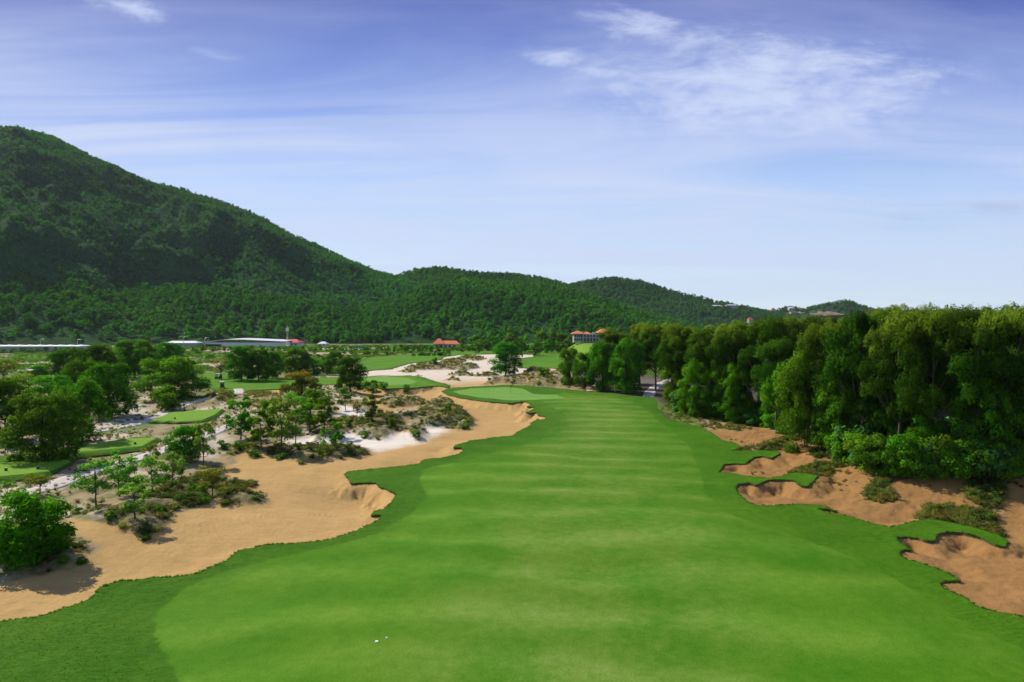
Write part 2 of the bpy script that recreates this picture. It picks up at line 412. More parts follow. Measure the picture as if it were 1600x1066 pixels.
def obj(name, me, mat=None, parent=None, loc=None, **props):
    o = bpy.data.objects.new(name, me)
    COL.objects.link(o)
    if mat is not None and me is not None and not me.materials:
        me.materials.append(mat)
    if parent is not None:
        o.parent = parent
    if loc is not None:
        o.location = loc
    for k, v in props.items():
        o[k] = v
    return o
def thing(name, loc, label, cat, group=None, rz=0.0):
    o = bpy.data.objects.new(name, None)
    o.empty_display_size = 0.3
    COL.objects.link(o)
    o.location = loc; o.rotation_euler = (0, 0, rz)
    o['label'] = label; o['category'] = cat
    if group:
        o['group'] = group
    return o

class MB:
    """collects boxes, prisms and tubes into one mesh"""
    def __init__(s):
        s.v = []; s.f = []
    def add(s, vs, fs):
        b = len(s.v)
        s.v += [tuple(v) for v in vs]; s.f += [tuple(b + i for i in f) for f in fs]
    def box(s, c, d, rz=0.0):
        co, si = math.cos(rz), math.sin(rz)
        vs = []
        for z in (-1, 1):
            for x, y in ((-1, -1), (1, -1), (1, 1), (-1, 1)):
                X = x * d[0] / 2; Y = y * d[1] / 2
                vs.append((c[0] + X * co - Y * si, c[1] + X * si + Y * co, c[2] + z * d[2] / 2))
        s.add(vs, [(3, 2, 1, 0), (4, 5, 6, 7), (0, 1, 5, 4), (1, 2, 6, 5), (2, 3, 7, 6), (3, 0, 4, 7)])
    def tube(s, pts, rs, n=6, cap=True):
        b = len(s.v); fs = []; vs = []
        pts = [Vector(p) for p in pts]
        for i, p in enumerate(pts):
            d = (pts[min(i + 1, len(pts) - 1)] - pts[max(i - 1, 0)])
            if d.length < 1e-6: d = Vector((0, 0, 1))
            d.normalize()
            u = d.cross(Vector((0.31, 0.9, 0.13))).normalized(); w = d.cross(u)
            for k in range(n):
                a = 2 * math.pi * k / n
                vs.append(p + (u * math.cos(a) + w * math.sin(a)) * rs[i])
        for i in range(len(pts) - 1):
            for k in range(n):
                k2 = (k + 1) % n
                fs.append((i * n + k, i * n + k2, (i + 1) * n + k2, (i + 1) * n + k))
        if cap:
            fs.append(tuple(range(n - 1, -1, -1))); fs.append(tuple((len(pts) - 1) * n + k for k in range(n)))
        s.add(vs, fs)
    def prism(s, pts, h0, h1):
        n = len(pts)
        s.add([(x, y, h0) for x, y in pts] + [(x, y, h1) for x, y in pts],
              [tuple(range(n - 1, -1, -1)), tuple(range(n, 2 * n))] + [(i, (i + 1) % n, n + (i + 1) % n, n + i) for i in range(n)])
    def hip(s, c, w, d, h, ridge, ov=0.0, th=0.25):
        """hip roof: base centre c, plan w x d, height h, ridge length along x"""
        x, y, z = c
        W = w / 2 + ov; D = d / 2 + ov
        b = [(x - W, y - D, z), (x + W, y - D, z), (x + W, y + D, z), (x - W, y + D, z)]
        e = [(a[0], a[1], z - th) for a in b]
        r = [(x - ridge / 2, y, z + h), (x + ridge / 2, y, z + h)]
        s.add(b + e + r, [(0, 1, 9, 8), (1, 2, 9), (2, 3, 8, 9), (3, 0, 8), (4, 5, 1, 0), (5, 6, 2, 1), (6, 7, 3, 2), (7, 4, 0, 3), (7, 6, 5, 4)])
    def mesh(s, name, smooth=False):
        me = bpy.data.meshes.new(name)
        me.from_pydata(s.v, [], s.f)
        if smooth:
            me.polygons.foreach_set('use_smooth', np.ones(len(me.polygons), bool))
        me.update()
        return me
    def build(s, name, mat, parent=None, smooth=False, loc=None, **props):
        return obj(name, s.mesh(name, smooth), mat, parent, loc, **props)

# ---------------------------------------------------------------- materials
def base_mat(name):
    m = bpy.data.materials.new(name)
    m.use_nodes = True
    g = NT(m.node_tree)
    b = g.n['Principled BSDF']
    return m, g, b
def simple(name, col, rough=0.7, metal=0.0, var=0.25, scale=2.0):
    m, g, b = base_mat(name)
    tc = g.new('ShaderNodeTexCoord')
    n = g.noise(tc.outputs['Object'], scale, 4)
    k = g.m('ADD', g.m('MULTIPLY', n, var * 2), 1 - var)
    c = g.mix(1.0, (*col, 1), g.xyz(k, k, k), 'MULTIPLY')
    g.l.new(c, b.inputs['Base Color'])
    b.inputs['Roughness'].default_value = rough
    b.inputs['Metallic'].default_value = metal
    return m
def leaf_mat(name, dark, light, trans=0.35, patch=0.0, tipcol=None, worldpatch=None, vary=1.0):
    """foliage: tint per leaf, hue per plant, thin leaves that let light through"""
    m, g, b = base_mat(name)
    at = g.new('ShaderNodeAttribute', attribute_name='tint')
    oi = g.new('ShaderNodeObjectInfo')
    f = g.m('MULTIPLY', at.outputs['Fac'], 1.0)
    c = g.mix(f, dark, light)
    k = g.m('ADD', g.m('MULTIPLY', oi.outputs['Random'], 0.55 * vary), 1 - 0.28 * vary)
    k2 = g.m('ADD', g.m('MULTIPLY', g.m('FRACT', g.m('MULTIPLY', oi.outputs['Random'], 17.3)), 0.5 * vary), 1 - 0.28 * vary)
    c = g.mix(1.0, c, g.xyz(k2, k, 0.9), 'MULTIPLY')
    if tipcol:
        tc = g.new('ShaderNodeTexCoord')
        z = g.sep(tc.outputs['Object'])[2]
        nn = g.noise(tc.outputs['Object'], 9.0, 2)
        c = g.mix(g.m('MULTIPLY', g.ramp(g.m('ADD', z, g.m('MULTIPLY', nn, 0.45)), 0.90, 1.25), g.m('MULTIPLY', g.m('FRACT', g.m('MULTIPLY', oi.outputs['Random'], 7.7)), 0.9)), c, tipcol)
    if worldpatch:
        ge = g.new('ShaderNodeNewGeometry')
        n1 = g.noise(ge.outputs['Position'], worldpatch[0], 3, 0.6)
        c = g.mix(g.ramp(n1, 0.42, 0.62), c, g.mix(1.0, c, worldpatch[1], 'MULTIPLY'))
    d = g.new('ShaderNodeBsdfDiffuse'); t = g.new('ShaderNodeBsdfTranslucent')
    g.l.new(c, d.inputs[0])
    g.l.new(g.mix(1.0, c, (1.25, 1.35, 0.5), 'MULTIPLY'), t.inputs[0])
    an = g.new('ShaderNodeAttribute', attribute_name='nr')
    vt = g.new('ShaderNodeVectorTransform', vector_type='NORMAL', convert_from='OBJECT', convert_to='WORLD')
    g.l.new(an.outputs['Vector'], vt.inputs[0])
    nn_ = g.new('ShaderNodeVectorMath', operation='NORMALIZE'); g.l.new(vt.outputs[0], nn_.inputs[0])
    g.l.new(nn_.outputs[0], d.inputs['Normal'])
    ms = g.new('ShaderNodeMixShader'); ms.inputs[0].default_value = trans
    g.l.new(d.outputs[0], ms.inputs[1]); g.l.new(t.outputs[0], ms.inputs[2])
    g.l.new(ms.outputs[0], g.n['Material Output'].inputs[0])
    g.n.remove(b)
    return m

def ground_mat():
    m, g, b = base_mat('sandy_ground')
    at = g.new('ShaderNodeAttribute', attribute_name='col')
    cv = g.new('ShaderNodeAttribute', attribute_name='cover')
    ge = g.new('ShaderNodeNewGeometry')
    p = ge.outputs['Position']
    n1 = g.noise(p, 0.35, 5, 0.6); n2 = g.noise(p, 2.2, 5, 0.65, 0.4); n3 = g.noise(p, 14.0, 3, 0.6)
    k = g.m('ADD', g.m('ADD', g.m('MULTIPLY', n1, 0.28), g.m('MULTIPLY', n2, 0.25)), g.m('ADD', g.m('MULTIPLY', n3, 0.10), 0.685))
    c = g.mix(1.0, at.outputs['Color'], g.xyz(k, k, k), 'MULTIPLY')
    # drift marks and damp stains in the sand, dark litter in the scrub
    st = g.noise(g.scl(p, (0.25, 1.6, 1)), 0.9, 5, 0.65, 0.6)
    c = g.mix(g.m('MULTIPLY', g.ramp(st, 0.45, 0.75), 0.34), c, g.mix(1.0, c, (0.62, 0.52, 0.44), 'MULTIPLY'))
    lit = g.ramp(g.noise(p, 1.7, 6, 0.75, 0.3), 0.47, 0.56)
    c = g.mix(g.m('MULTIPLY', g.m('MULTIPLY', lit, cv.outputs['Fac']), 0.55), c, (0.06, 0.062, 0.026))
    sp = g.ramp(g.noise(p, 3.3, 4, 0.8), 0.66, 0.72)
    c = g.mix(g.m('MULTIPLY', g.m('MULTIPLY', sp, g.ramp(n1, 0.45, 0.6)), 0.45), c, (0.10, 0.075, 0.04))
    g.l.new(c, b.inputs['Base Color'])
    b.inputs['Roughness'].default_value = 0.95
    b.inputs['Specular IOR Level'].default_value = 0.15
    bp = g.new('ShaderNodeBump'); bp.inputs['Strength'].default_value = 0.8; bp.inputs['Distance'].default_value = 0.13
    g.l.new(g.m('ADD', g.m('MULTIPLY', n2, 1.0), g.m('MULTIPLY', n3, 0.3)), bp.inputs['Height'])
    g.l.new(bp.outputs[0], b.inputs['Normal'])
    return m
def turf_mat(name, c_a, c_b, c_y, stripes=0.0, rough_bump=0.05, blend=None):
    """mown turf; with blend=(colour a, colour b) the longer grass outside the mown line is mixed in by its distance"""
    m, g, b = base_mat(name)
    ge = g.new('ShaderNodeNewGeometry')
    p = ge.outputs['Position']
    x, y, z = g.sep(p)
    n0 = g.noise(p, 0.05, 4, 0.6, 0.8)
    n1 = g.noise(g.scl(p, (0.9, 0.8, 1)), 0.20, 5, 0.58, 0.4)
    n2 = g.noise(p, 1.3, 5, 0.7)
    n3 = g.noise(p, 8.0, 3, 0.7)
    c = g.mix(g.ramp(g.m('ADD', g.m('MULTIPLY', n0, 0.5), g.m('MULTIPLY', n1, 0.5)), 0.30, 0.70), c_a, c_b)
    # drier, paler turf worn along the middle of the fairway
    mid = g.m('SUBTRACT', 1.0, g.ramp(g.m('ABSOLUTE', g.m('SUBTRACT', x, g.m('MULTIPLY', y, 0.13))), 2.0, 15.0))
    dry = g.m('MULTIPLY', g.ramp(g.m('ADD', g.m('MULTIPLY', n0, 0.5), g.m('ADD', g.m('MULTIPLY', n1, 0.5), g.m('MULTIPLY', n2, 0.45))), 0.50, 1.0), g.m('ADD', g.m('MULTIPLY', mid, 0.60), 0.22))
    c = g.mix(dry, c, c_y)
    if stripes:
        w = g.noise(p, 0.03, 3)
        ph = g.m('ADD', g.m('ADD', y, g.m('MULTIPLY', w, 22.0)), g.m('MULTIPLY', g.m('MULTIPLY', x, x), 0.006))
        s1 = g.m('ADD', g.m('MULTIPLY', g.m('SINE', g.m('MULTIPLY', ph, 2 * math.pi / 7.4)), 0.5), 0.5)
        s2 = g.m('ADD', g.m('MULTIPLY', g.m('SINE', g.m('MULTIPLY', ph, 2 * math.pi / 17.0)), 0.5), 0.5)
        s = g.m('ADD', g.m('MULTIPLY', g.m('POWER', s1, 1.6), 0.8), g.m('MULTIPLY', s2, 0.2))
        s = g.m('MULTIPLY', s, g.ramp(g.noise(p, 0.09, 3), 0.22, 0.50))
        c = g.mix(g.m('MULTIPLY', s, stripes), c, g.mix(1.0, c, (1.70, 1.30, 2.8), 'MULTIPLY'))
    if blend:
        aw = g.new('ShaderNodeAttribute', attribute_name='mw'); ae = g.new('ShaderNodeAttribute', attribute_name='edge')
        rn = g.ramp(g.m('ADD', g.m('MULTIPLY', n1, 0.5), g.m('MULTIPLY', n2, 0.5)), 0.4, 0.6)
        rc = g.mix(rn, blend[0], blend[1])
        left = g.ramp(g.m('MULTIPLY', x, -1.0), 2.0, 10.0)
        wd = g.m('ADD', g.m('MULTIPLY', g.m('SUBTRACT', 1.0, left), 9.0), 0.25)
        q = g.m('DIVIDE', g.m('ADD', aw.outputs['Fac'], g.m('MULTIPLY', g.m('SUBTRACT', n2, 0.5), 0.5)), wd)
        f1 = g.ramp(q, -1.0, 1.0)
        f2 = g.m('MULTIPLY', g.ramp(ae.outputs['Fac'], -5.0, 0.0), 0.55)
        c = g.mix(g.m('MAXIMUM', g.m('MULTIPLY', f1, 0.60), f2), c, rc)
        # the odd brown thin patch in the longer grass
        c = g.mix(g.m('MULTIPLY', g.m('MULTIPLY', g.ramp(g.noise(p, 2.6, 5, 0.75), 0.60, 0.72), f1), 0.5), c, (0.13, 0.12, 0.02))
    n4 = g.noise(p, 24.0, 2, 0.7)
    k = g.m('ADD', g.m('ADD', g.m('MULTIPLY', n2, 0.40), g.m('ADD', g.m('MULTIPLY', n3, 0.50), g.m('MULTIPLY', n4, 0.45))), 0.23)
    gr = g.noise(g.scl(p, (5.0, 0.9, 1)), 1.6, 4, 0.7)
    k = g.m('ADD', k, g.m('MULTIPLY', gr, 0.22))
    c = g.mix(1.0, c, g.xyz(k, k, k), 'MULTIPLY')
    g.l.new(c, b.inputs['Base Color'])
    b.inputs['Roughness'].default_value = 0.9
    b.inputs['Specular IOR Level'].default_value = 0.06
    bp = g.new('ShaderNodeBump'); bp.inputs['Strength'].default_value = 0.75; bp.inputs['Distance'].default_value = rough_bump
    hn = g.noise(g.scl(p, (0.5, 1.4, 1)), 2.6, 4, 0.7, 0.5) if rough_bump > 0.1 else n3
    g.l.new(g.m('ADD', hn, g.m('MULTIPLY', n3, 0.3)), bp.inputs['Height'])
    g.l.new(bp.outputs[0], b.inputs['Normal'])
    return m

M = {}
M['ground'] = ground_mat()
FW = ((0.036, 0.142, 0.003), (0.066, 0.182, 0.004), (0.120, 0.190, 0.028))
RG = ((0.026, 0.092, 0.003), (0.044, 0.118, 0.005))
M['fairway'] = turf_mat('mown_fairway_grass', *FW, stripes=0.95, rough_bump=0.045, blend=RG)
M['rough'] = turf_mat('longer_rough_grass', *FW, stripes=0.0, rough_bump=0.18, blend=RG)
M['green'] = turf_mat('putting_green_grass', (0.11, 0.25, 0.035), (0.13, 0.27, 0.045), (0.14, 0.27, 0.05), stripes=0.15, rough_bump=0.01)
M['tee'] = turf_mat('tee_grass', (0.12, 0.25, 0.018), (0.15, 0.28, 0.03), (0.15, 0.25, 0.03), rough_bump=0.02)
M['soil'] = simple('turf_edge_soil', (0.085, 0.070, 0.035), 0.95, var=0.5, scale=3)
M['path'] = simple('pale_concrete_path', (0.42, 0.38, 0.36), 0.9, var=0.15, scale=0.8)
M['dirt'] = simple('worn_sandy_track', (0.42, 0.29, 0.18), 0.95, var=0.3, scale=0.6)
M['bark'] = simple('grey_brown_bark', (0.075, 0.058, 0.042), 0.9, var=0.45, scale=3)
M['white_roof'] = simple('white_sheet_roof', (0.62, 0.64, 0.68), 0.5, var=0.1, scale=0.05)
M['white_wall'] = simple('white_render', (0.62, 0.61, 0.58), 0.8, var=0.12, scale=0.3)
M['grey_wall'] = simple('grey_render', (0.30, 0.31, 0.31), 0.8, var=0.15, scale=0.3)
M['dark'] = simple('dark_opening', (0.015, 0.018, 0.02), 0.3, var=0.2)
M['terracotta'] = simple('terracotta_tiles', (0.52, 0.14, 0.055), 0.8, var=0.25, scale=1.5)
M['red_roof'] = simple('red_tiles', (0.42, 0.05, 0.04), 0.7, var=0.2, scale=0.5)
M['steel'] = simple('galvanised_steel', (0.5, 0.5, 0.5), 0.4, metal=0.6, var=0.1)
M['teal'] = simple('teal_mesh', (0.02, 0.24, 0.20), 0.7, var=0.2)
M['cart_white'] = simple('cream_cart_panel', (0.75, 0.74, 0.70), 0.35, var=0.03)
M['cart_dark'] = simple('dark_cart_body', (0.02, 0.022, 0.03), 0.35, var=0.1)
M['rubber'] = simple('black_rubber', (0.015, 0.015, 0.015), 0.8, var=0.1)
M['seat'] = simple('beige_seat', (0.35, 0.30, 0.22), 0.7, var=0.1)
M['white'] = simple('white_paint', (0.8, 0.8, 0.8), 0.5, var=0.04)
M['flag'] = simple('dark_red_flag', (0.30, 0.03, 0.03), 0.7, var=0.1)
M['pole_dark'] = simple('dark_pole', (0.03, 0.03, 0.03), 0.6, var=0.1)
M['earth'] = simple('bare_red_earth', (0.20, 0.13, 0.085), 0.95, var=0.35, scale=0.05)

# ---------------------------------------------------------------- the ground sheet and the turf cut out of it
def clip(V, T, s, seg=False):
    """keep the part of the triangles where s <= 0; V carries all attributes as columns"""
    ins = s <= 0
    c = ins[T].sum(1)
    keep = T[c == 3]
    out = [keep]
    newV = [V]; nv = len(V)
    part = T[(c == 1) | (c == 2)]
    segs = np.zeros((0, 2), int)
    if len(part):
        ip = ins[part]
        one = ip.sum(1) == 1
        odd = np.where(one, ip.argmax(1), (~ip).argmax(1))
        r = np.arange(len(part))
        A = part[r, odd]; B = part[r, (odd + 1) % 3]; C = part[r, (odd + 2) % 3]
        ed = np.concatenate([np.stack([A, B], 1), np.stack([A, C], 1)])
        lo = ed.min(1); hi = ed.max(1)
        key = lo.astype(np.int64) * (nv + 1) + hi
        uk, inv = np.unique(key, return_inverse=True)
        ul = uk // (nv + 1); uh = uk % (nv + 1)
        t = (s[ul] / (s[ul] - s[uh] + 1e-12))[:, None]
        newV.append(V[ul] * (1 - t) + V[uh] * t)
        AB = nv + inv[:len(part)]; AC = nv + inv[len(part):]
        o1 = one
        out.append(np.stack([A, AB, AC], 1)[o1])
        o2 = ~one
        out.append(np.stack([AB, B, C], 1)[o2]); out.append(np.stack([AB, C, AC], 1)[o2])
        segs = np.where(one[:, None], np.stack([AB, AC], 1), np.stack([AC, AB], 1))
    T2 = np.concatenate(out)
    V2 = np.concatenate(newV)
    u, inv = np.unique(np.concatenate([T2.ravel(), segs.ravel()]), return_inverse=True)
    n3 = T2.size
    return V2[u], inv[:n3].reshape(-1, 3), inv[n3:].reshape(-1, 2)

def build_ground():
    az = np.concatenate([np.arange(-180, -46, 4.0), np.linspace(-46, 46, 1040), np.arange(50, 180, 4.0)])
    rows = [2, 6, 11, 16, 20, 24, 27]
    r = 29.0
    while r < 620:
        rows.append(r)
        r += max(0.09, min(r * r / 12300.0 * 0.95, 1.5 if r < 330 else 4.0))
    rows += [640, 670, 710, 760, 820, 900, 1000, 1200, 1500, 2000, 3000, 5000, 8000, 14000]
    R = np.array(rows)
    A = np.radians(az)
    RR, AA = np.meshgrid(R, A, indexing='ij')
    X = (RR * np.sin(AA)).ravel(); Y = (RR * np.cos(AA)).ravel()
    nr, na = len(R), len(az)
    f = terrain(X, Y)
    far = sst(600, 760, np.hypot(X, Y))
    f['zs'] = f['zs'] * (1 - far) - 0.3 * far
    # ground colour: what the soil, sand and cover themselves are
    def mixc(c, t, col):
        return c * (1 - t[:, None]) + np.array(col)[None] * t[:, None]
    n1 = fbm(X / 9, Y / 9, 4, 201); n2 = fbm(X / 2.5, Y / 2.5, 4, 203); n3 = fbm(X / 38, Y / 38, 4, 205); n4 = fbm(X / 60, Y / 14, 4, 207)
    r = np.hypot(X, Y)
    c = np.zeros((len(X), 3)) + np.array([0.27, 0.215, 0.12])
    c = mixc(c, sst(-0.05, 0.35, n1 + 0.5 * n2), (0.52, 0.45, 0.35))
    c = mixc(c, sst(0.0, 0.3, n2 - 0.3 * n1) * 0.85, (0.12, 0.125, 0.035))
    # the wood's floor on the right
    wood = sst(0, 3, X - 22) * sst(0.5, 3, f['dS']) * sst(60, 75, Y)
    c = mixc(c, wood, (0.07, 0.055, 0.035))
    # plain beyond the course
    pl = sst(230, 300, r)
    pc = np.zeros_like(c) + np.array([0.13, 0.17, 0.045])
    pc = mixc(pc, sst(0.0, 0.35, n4 + 0.4 * n3), (0.26, 0.22, 0.11))
    pc = mixc(pc, sst(0.22, 0.4, n4 - 0.2 * n3) * 0.8, (0.42, 0.34, 0.26))
    c = c * (1 - pl[:, None]) + pc * pl[:, None]
    sandm = sst(0.4, -0.4, f['dS'])
    tan = np.zeros_like(c) + np.array([0.405, 0.262, 0.100])
    rgt = sst(15, 24, X) * sst(170, 140, Y)
    tan = mixc(tan, rgt, (0.270, 0.148, 0.052))
    white = np.zeros(len(X))
    for p, z in [([(436,705),(444,690),(500,684),(560,674),(600,680),(640,684),(705,668),(700,680),(640,700),(590,712),(545,704)], -0.6),
                 ([(520,654),(528,634),(560,638),(600,650),(650,640),(655,655),(600,658)], -0.3),
                 ([(632,672),(640,660),(700,660),(712,668),(690,684),(640,690)], -.5),
                 ([(100,700),(150,660),(215,625),(240,640),(215,668),(150,690)], 0), ([(300,705),(340,670),(360,690),(340,715),(310,720)], 0)]:
        white = np.maximum(white, sst(1.5, -2.5, sdf(poly(p, z), X, Y) + 3 * n2 * 0.5))
    white = np.maximum(white, 0.75 * sst(200, 250, r) * sst(60, 40, np.abs(X - 20) * 0.5))
    tan = mixc(tan, white, (0.64, 0.59, 0.53))
    c = c * (1 - sandm[:, None]) + tan * sandm[:, None]
    c = mixc(c, white * (1 - sandm) * 0.7 * sst(250, 200, r), (0.52, 0.48, 0.44))
    cov = f['cover']
    cc = np.zeros_like(c) + np.array([0.30, 0.235, 0.10])
    cc = mixc(cc, np.clip(f['dark'] + 1.2 * n2, 0, 1), (0.085, 0.085, 0.032))
    cc = mixc(cc, sst(0.25, 0.5, n1 * 0.4 + n2), (0.42, 0.36, 0.28))
    c = c * (1 - 0.9 * cov[:, None]) + cc * 0.9 * cov[:, None]
    # bands of the plain at the far left
    for p, col, k in [([(-60,562),(0,557),(110,553),(112,560),(60,563),(-60,570)], (0.10, 0.20, 0.04), .9),
                      ([(28,566),(60,562),(110,560),(100,572),(60,574),(30,572)], (0.42, 0.34, 0.25), .8),
                      ([(25,577),(110,566),(105,574),(60,580),(25,582)], (0.55, 0.48, 0.42), .8),
                      ([(290,572),(330,566),(350,566),(350,572),(310,574)], (0.45, 0.32, 0.25), .9),
                      ([(290,562),(340,556),(380,558),(380,566),(300,568)], (0.14, 0.18, 0.05), .8),
                      ([(890,547),(930,545),(930,549),(900,551)], (0.33, 0.20, 0.13), .8)]:
        c = mixc(c, k * sst(2, -2, sdf(poly(p), X, Y) + 4 * n2), col)
    # green strips of grass beside the cart path
    for p in [[(140,672),(200,662),(260,645),(300,640),(280,652),(215,672),(150,682)], [(262,625),(330,608),(365,612),(330,622),(270,632)], [(1020,620),(1045,640),(1090,655),(1100,668),(1060,660),(1026,640)]]:
        c = mixc(c, 0.85 * sst(0.6, -0.6, sdf(poly(p), X, Y) + 1.0 * n2), (0.085, 0.16, 0.02))
    covmask = np.clip(cov + 0.45 * (1 - sandm) * sst(250, 200, r) * (1 - wood) * sst(-0.2, 0.1, n1), 0, 1)
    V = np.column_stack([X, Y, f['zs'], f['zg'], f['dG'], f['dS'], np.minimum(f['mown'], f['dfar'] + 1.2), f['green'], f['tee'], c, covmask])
    i = np.arange(nr - 1)[:, None]; j = np.arange(na)[None, :]
    j2 = (j + 1) % na
    a = (i * na + j).ravel(); b = (i * na + j2).ravel(); d = ((i + 1) * na + j).ravel(); e = ((i + 1) * na + j2).ravel()
    T = np.concatenate([np.stack([a, b, e], 1), np.stack([a, e, d], 1)])
    T = T[:, ::-1]
    # soil sheet, reaching 0.6 m in under the turf
    Vg, Tg, _ = clip(V, T, -(V[:, 4] + 1.2))
    Vs, Ts, _ = clip(Vg, Tg, Vg[:, 5])
    Vo, To, _ = clip(Vg, Tg, -Vg[:, 5])
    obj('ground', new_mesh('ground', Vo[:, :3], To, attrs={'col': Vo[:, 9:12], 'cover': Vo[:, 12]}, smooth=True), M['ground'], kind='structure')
    obj('sand', new_mesh('sand', Vs[:, :3], Ts, attrs={'col': Vs[:, 9:12], 'cover': Vs[:, 12]}, smooth=True), M['ground'], kind='structure')
    # turf
    Vt, Tt, seg = clip(V, T, V[:, 4])
    pos = Vt[:, [0, 1, 3]]
    def put(name, VV, TT, mat):
        if len(TT):
            obj(name, new_mesh(name, VV[:, [0, 1, 3]], TT, attrs={'mw': VV[:, 6], 'edge': VV[:, 4]}, smooth=True), mat, kind='structure')
    # edge of the sods
    s0, s1 = seg[:, 0], seg[:, 1]
    u, inv = np.unique(seg.ravel(), return_inverse=True)
    inv = inv.reshape(-1, 2)
    top = pos[u]
    # undercut: lower rim drawn inwards along the field's gradient
    x, y = top[:, 0], top[:, 1]
    bot = top.copy(); bot[:, 2] -= 0.55
    n = len(u)
    Q = np.stack([inv[:, 0], inv[:, 1], inv[:, 1] + n, inv[:, 0] + n], 1)
    obj('turf_edge', new_mesh('turf_edge', np.concatenate([top, bot]), Q=Q, smooth=True), M['soil'], kind='structure')
    Va, Ta, _ = clip(Vt, Tt, Vt[:, 8]); put('tee_ground', Va, Ta, M['tee'])
    Vb, Tb, _ = clip(Vt, Tt, -Vt[:, 8])
    Vc, Tc, _ = clip(Vb, Tb, Vb[:, 7]); put('putting_green', Vc, Tc, M['green'])
    Vd, Td, _ = clip(Vb, Tb, -Vb[:, 7])
    Ve, Te, _ = clip(Vd, Td, Vd[:, 6]); put('fairway', Ve, Te, M['fairway'])
    Vf, Tf, _ = clip(Vd, Td, -Vd[:, 6]); put('rough', Vf, Tf, M['rough'])
    return pos[u], f
EDGE, _F = build_ground()
del _F

def strip(name, pts, width, mat, z=0.0, up=0.05, kind='structure'):
    """a path draped over the ground along photo-traced points"""
    c = [np.array(P(a, b, z)) for a, b in pts]
    # resample with Catmull-Rom
    L = []
    for i in range(len(c) - 1):
        p0 = c[max(i - 1, 0)]; p1 = c[i]; p2 = c[i + 1]; p3 = c[min(i + 2, len(c) - 1)]
        n = max(4, int(np.hypot(*(p2 - p1)) / 1.2))
        for k in range(n):
            t = k / n
            L.append(0.5 * (2 * p1 + (p2 - p0) * t + (2 * p0 - 5 * p1 + 4 * p2 - p3) * t * t + (3 * p1 - p0 - 3 * p2 + p3) * t ** 3))
    L.append(c[-1]); L = np.array(L)
    tg = np.gradient(L, axis=0); tg /= np.hypot(tg[:, 0], tg[:, 1])[:, None]
    nr_ = np.stack([-tg[:, 1], tg[:, 0]], 1)
    cols = []
    for k in np.linspace(-0.5, 0.5, 6):
        cols.append(L + nr_ * width * k * (1 + 0.12 * vn(L[:, :1] / 3 + k, L[:, 1:] / 3, 7)))
    allp = np.stack(cols, 1)
    H = height(allp[..., 0].ravel(), allp[..., 1].ravel()).reshape(allp.shape[:2])
    Hm = np.repeat(H.max(1)[:, None], 6, 1)
    Hm = 0.35 * Hm + 0.65 * H
    kk = np.ones(5) / 5
    Hs = np.stack([np.convolve(np.pad(Hm[:, j], 2, 'edge'), kk, 'valid') for j in range(6)], 1)
    Hs = np.maximum(Hs, H) + up
    V = np.concatenate([allp, Hs[..., None]], 2).reshape(-1, 3)
    n = len(L)
    low = V.copy(); low[:, 2] -= 0.35
    Q = []
    for i in range(n - 1):
        for j in range(5):
            a = i * 6 + j
            Q.append((a, a + 6, a + 7, a + 1)[::-1])
        for j in (0, 5):
            a = i * 6 + j
            q = (a, a + 6, a + 6 + len(V), a + len(V))
            Q.append(q if j == 0 else q[::-1])
    return obj(name, new_mesh(name, np.concatenate([V, low]), Q=np.array(Q), smooth=False), mat, kind=kind)
strip('cart_path', [(130,676),(175,670),(215,661),(240,653),(268,640),(300,631),(335,627),(362,620),(374,614),(372,608)], 2.6, M['path'])
strip('cart_path', [(-60,800),(30,776),(80,762),(125,744),(200,722),(262,702),(315,684),(345,670),(368,662)], 2.8, M['path'])
strip('cart_path', [(1013,621),(1017,612),(1024,605),(1036,598),(1056,592)], 3.0, M['path'])
strip('dirt_track', [(927,612),(924,604),(918,596),(908,591),(895,589)], 3.6, M['dirt'])
print('ground done')

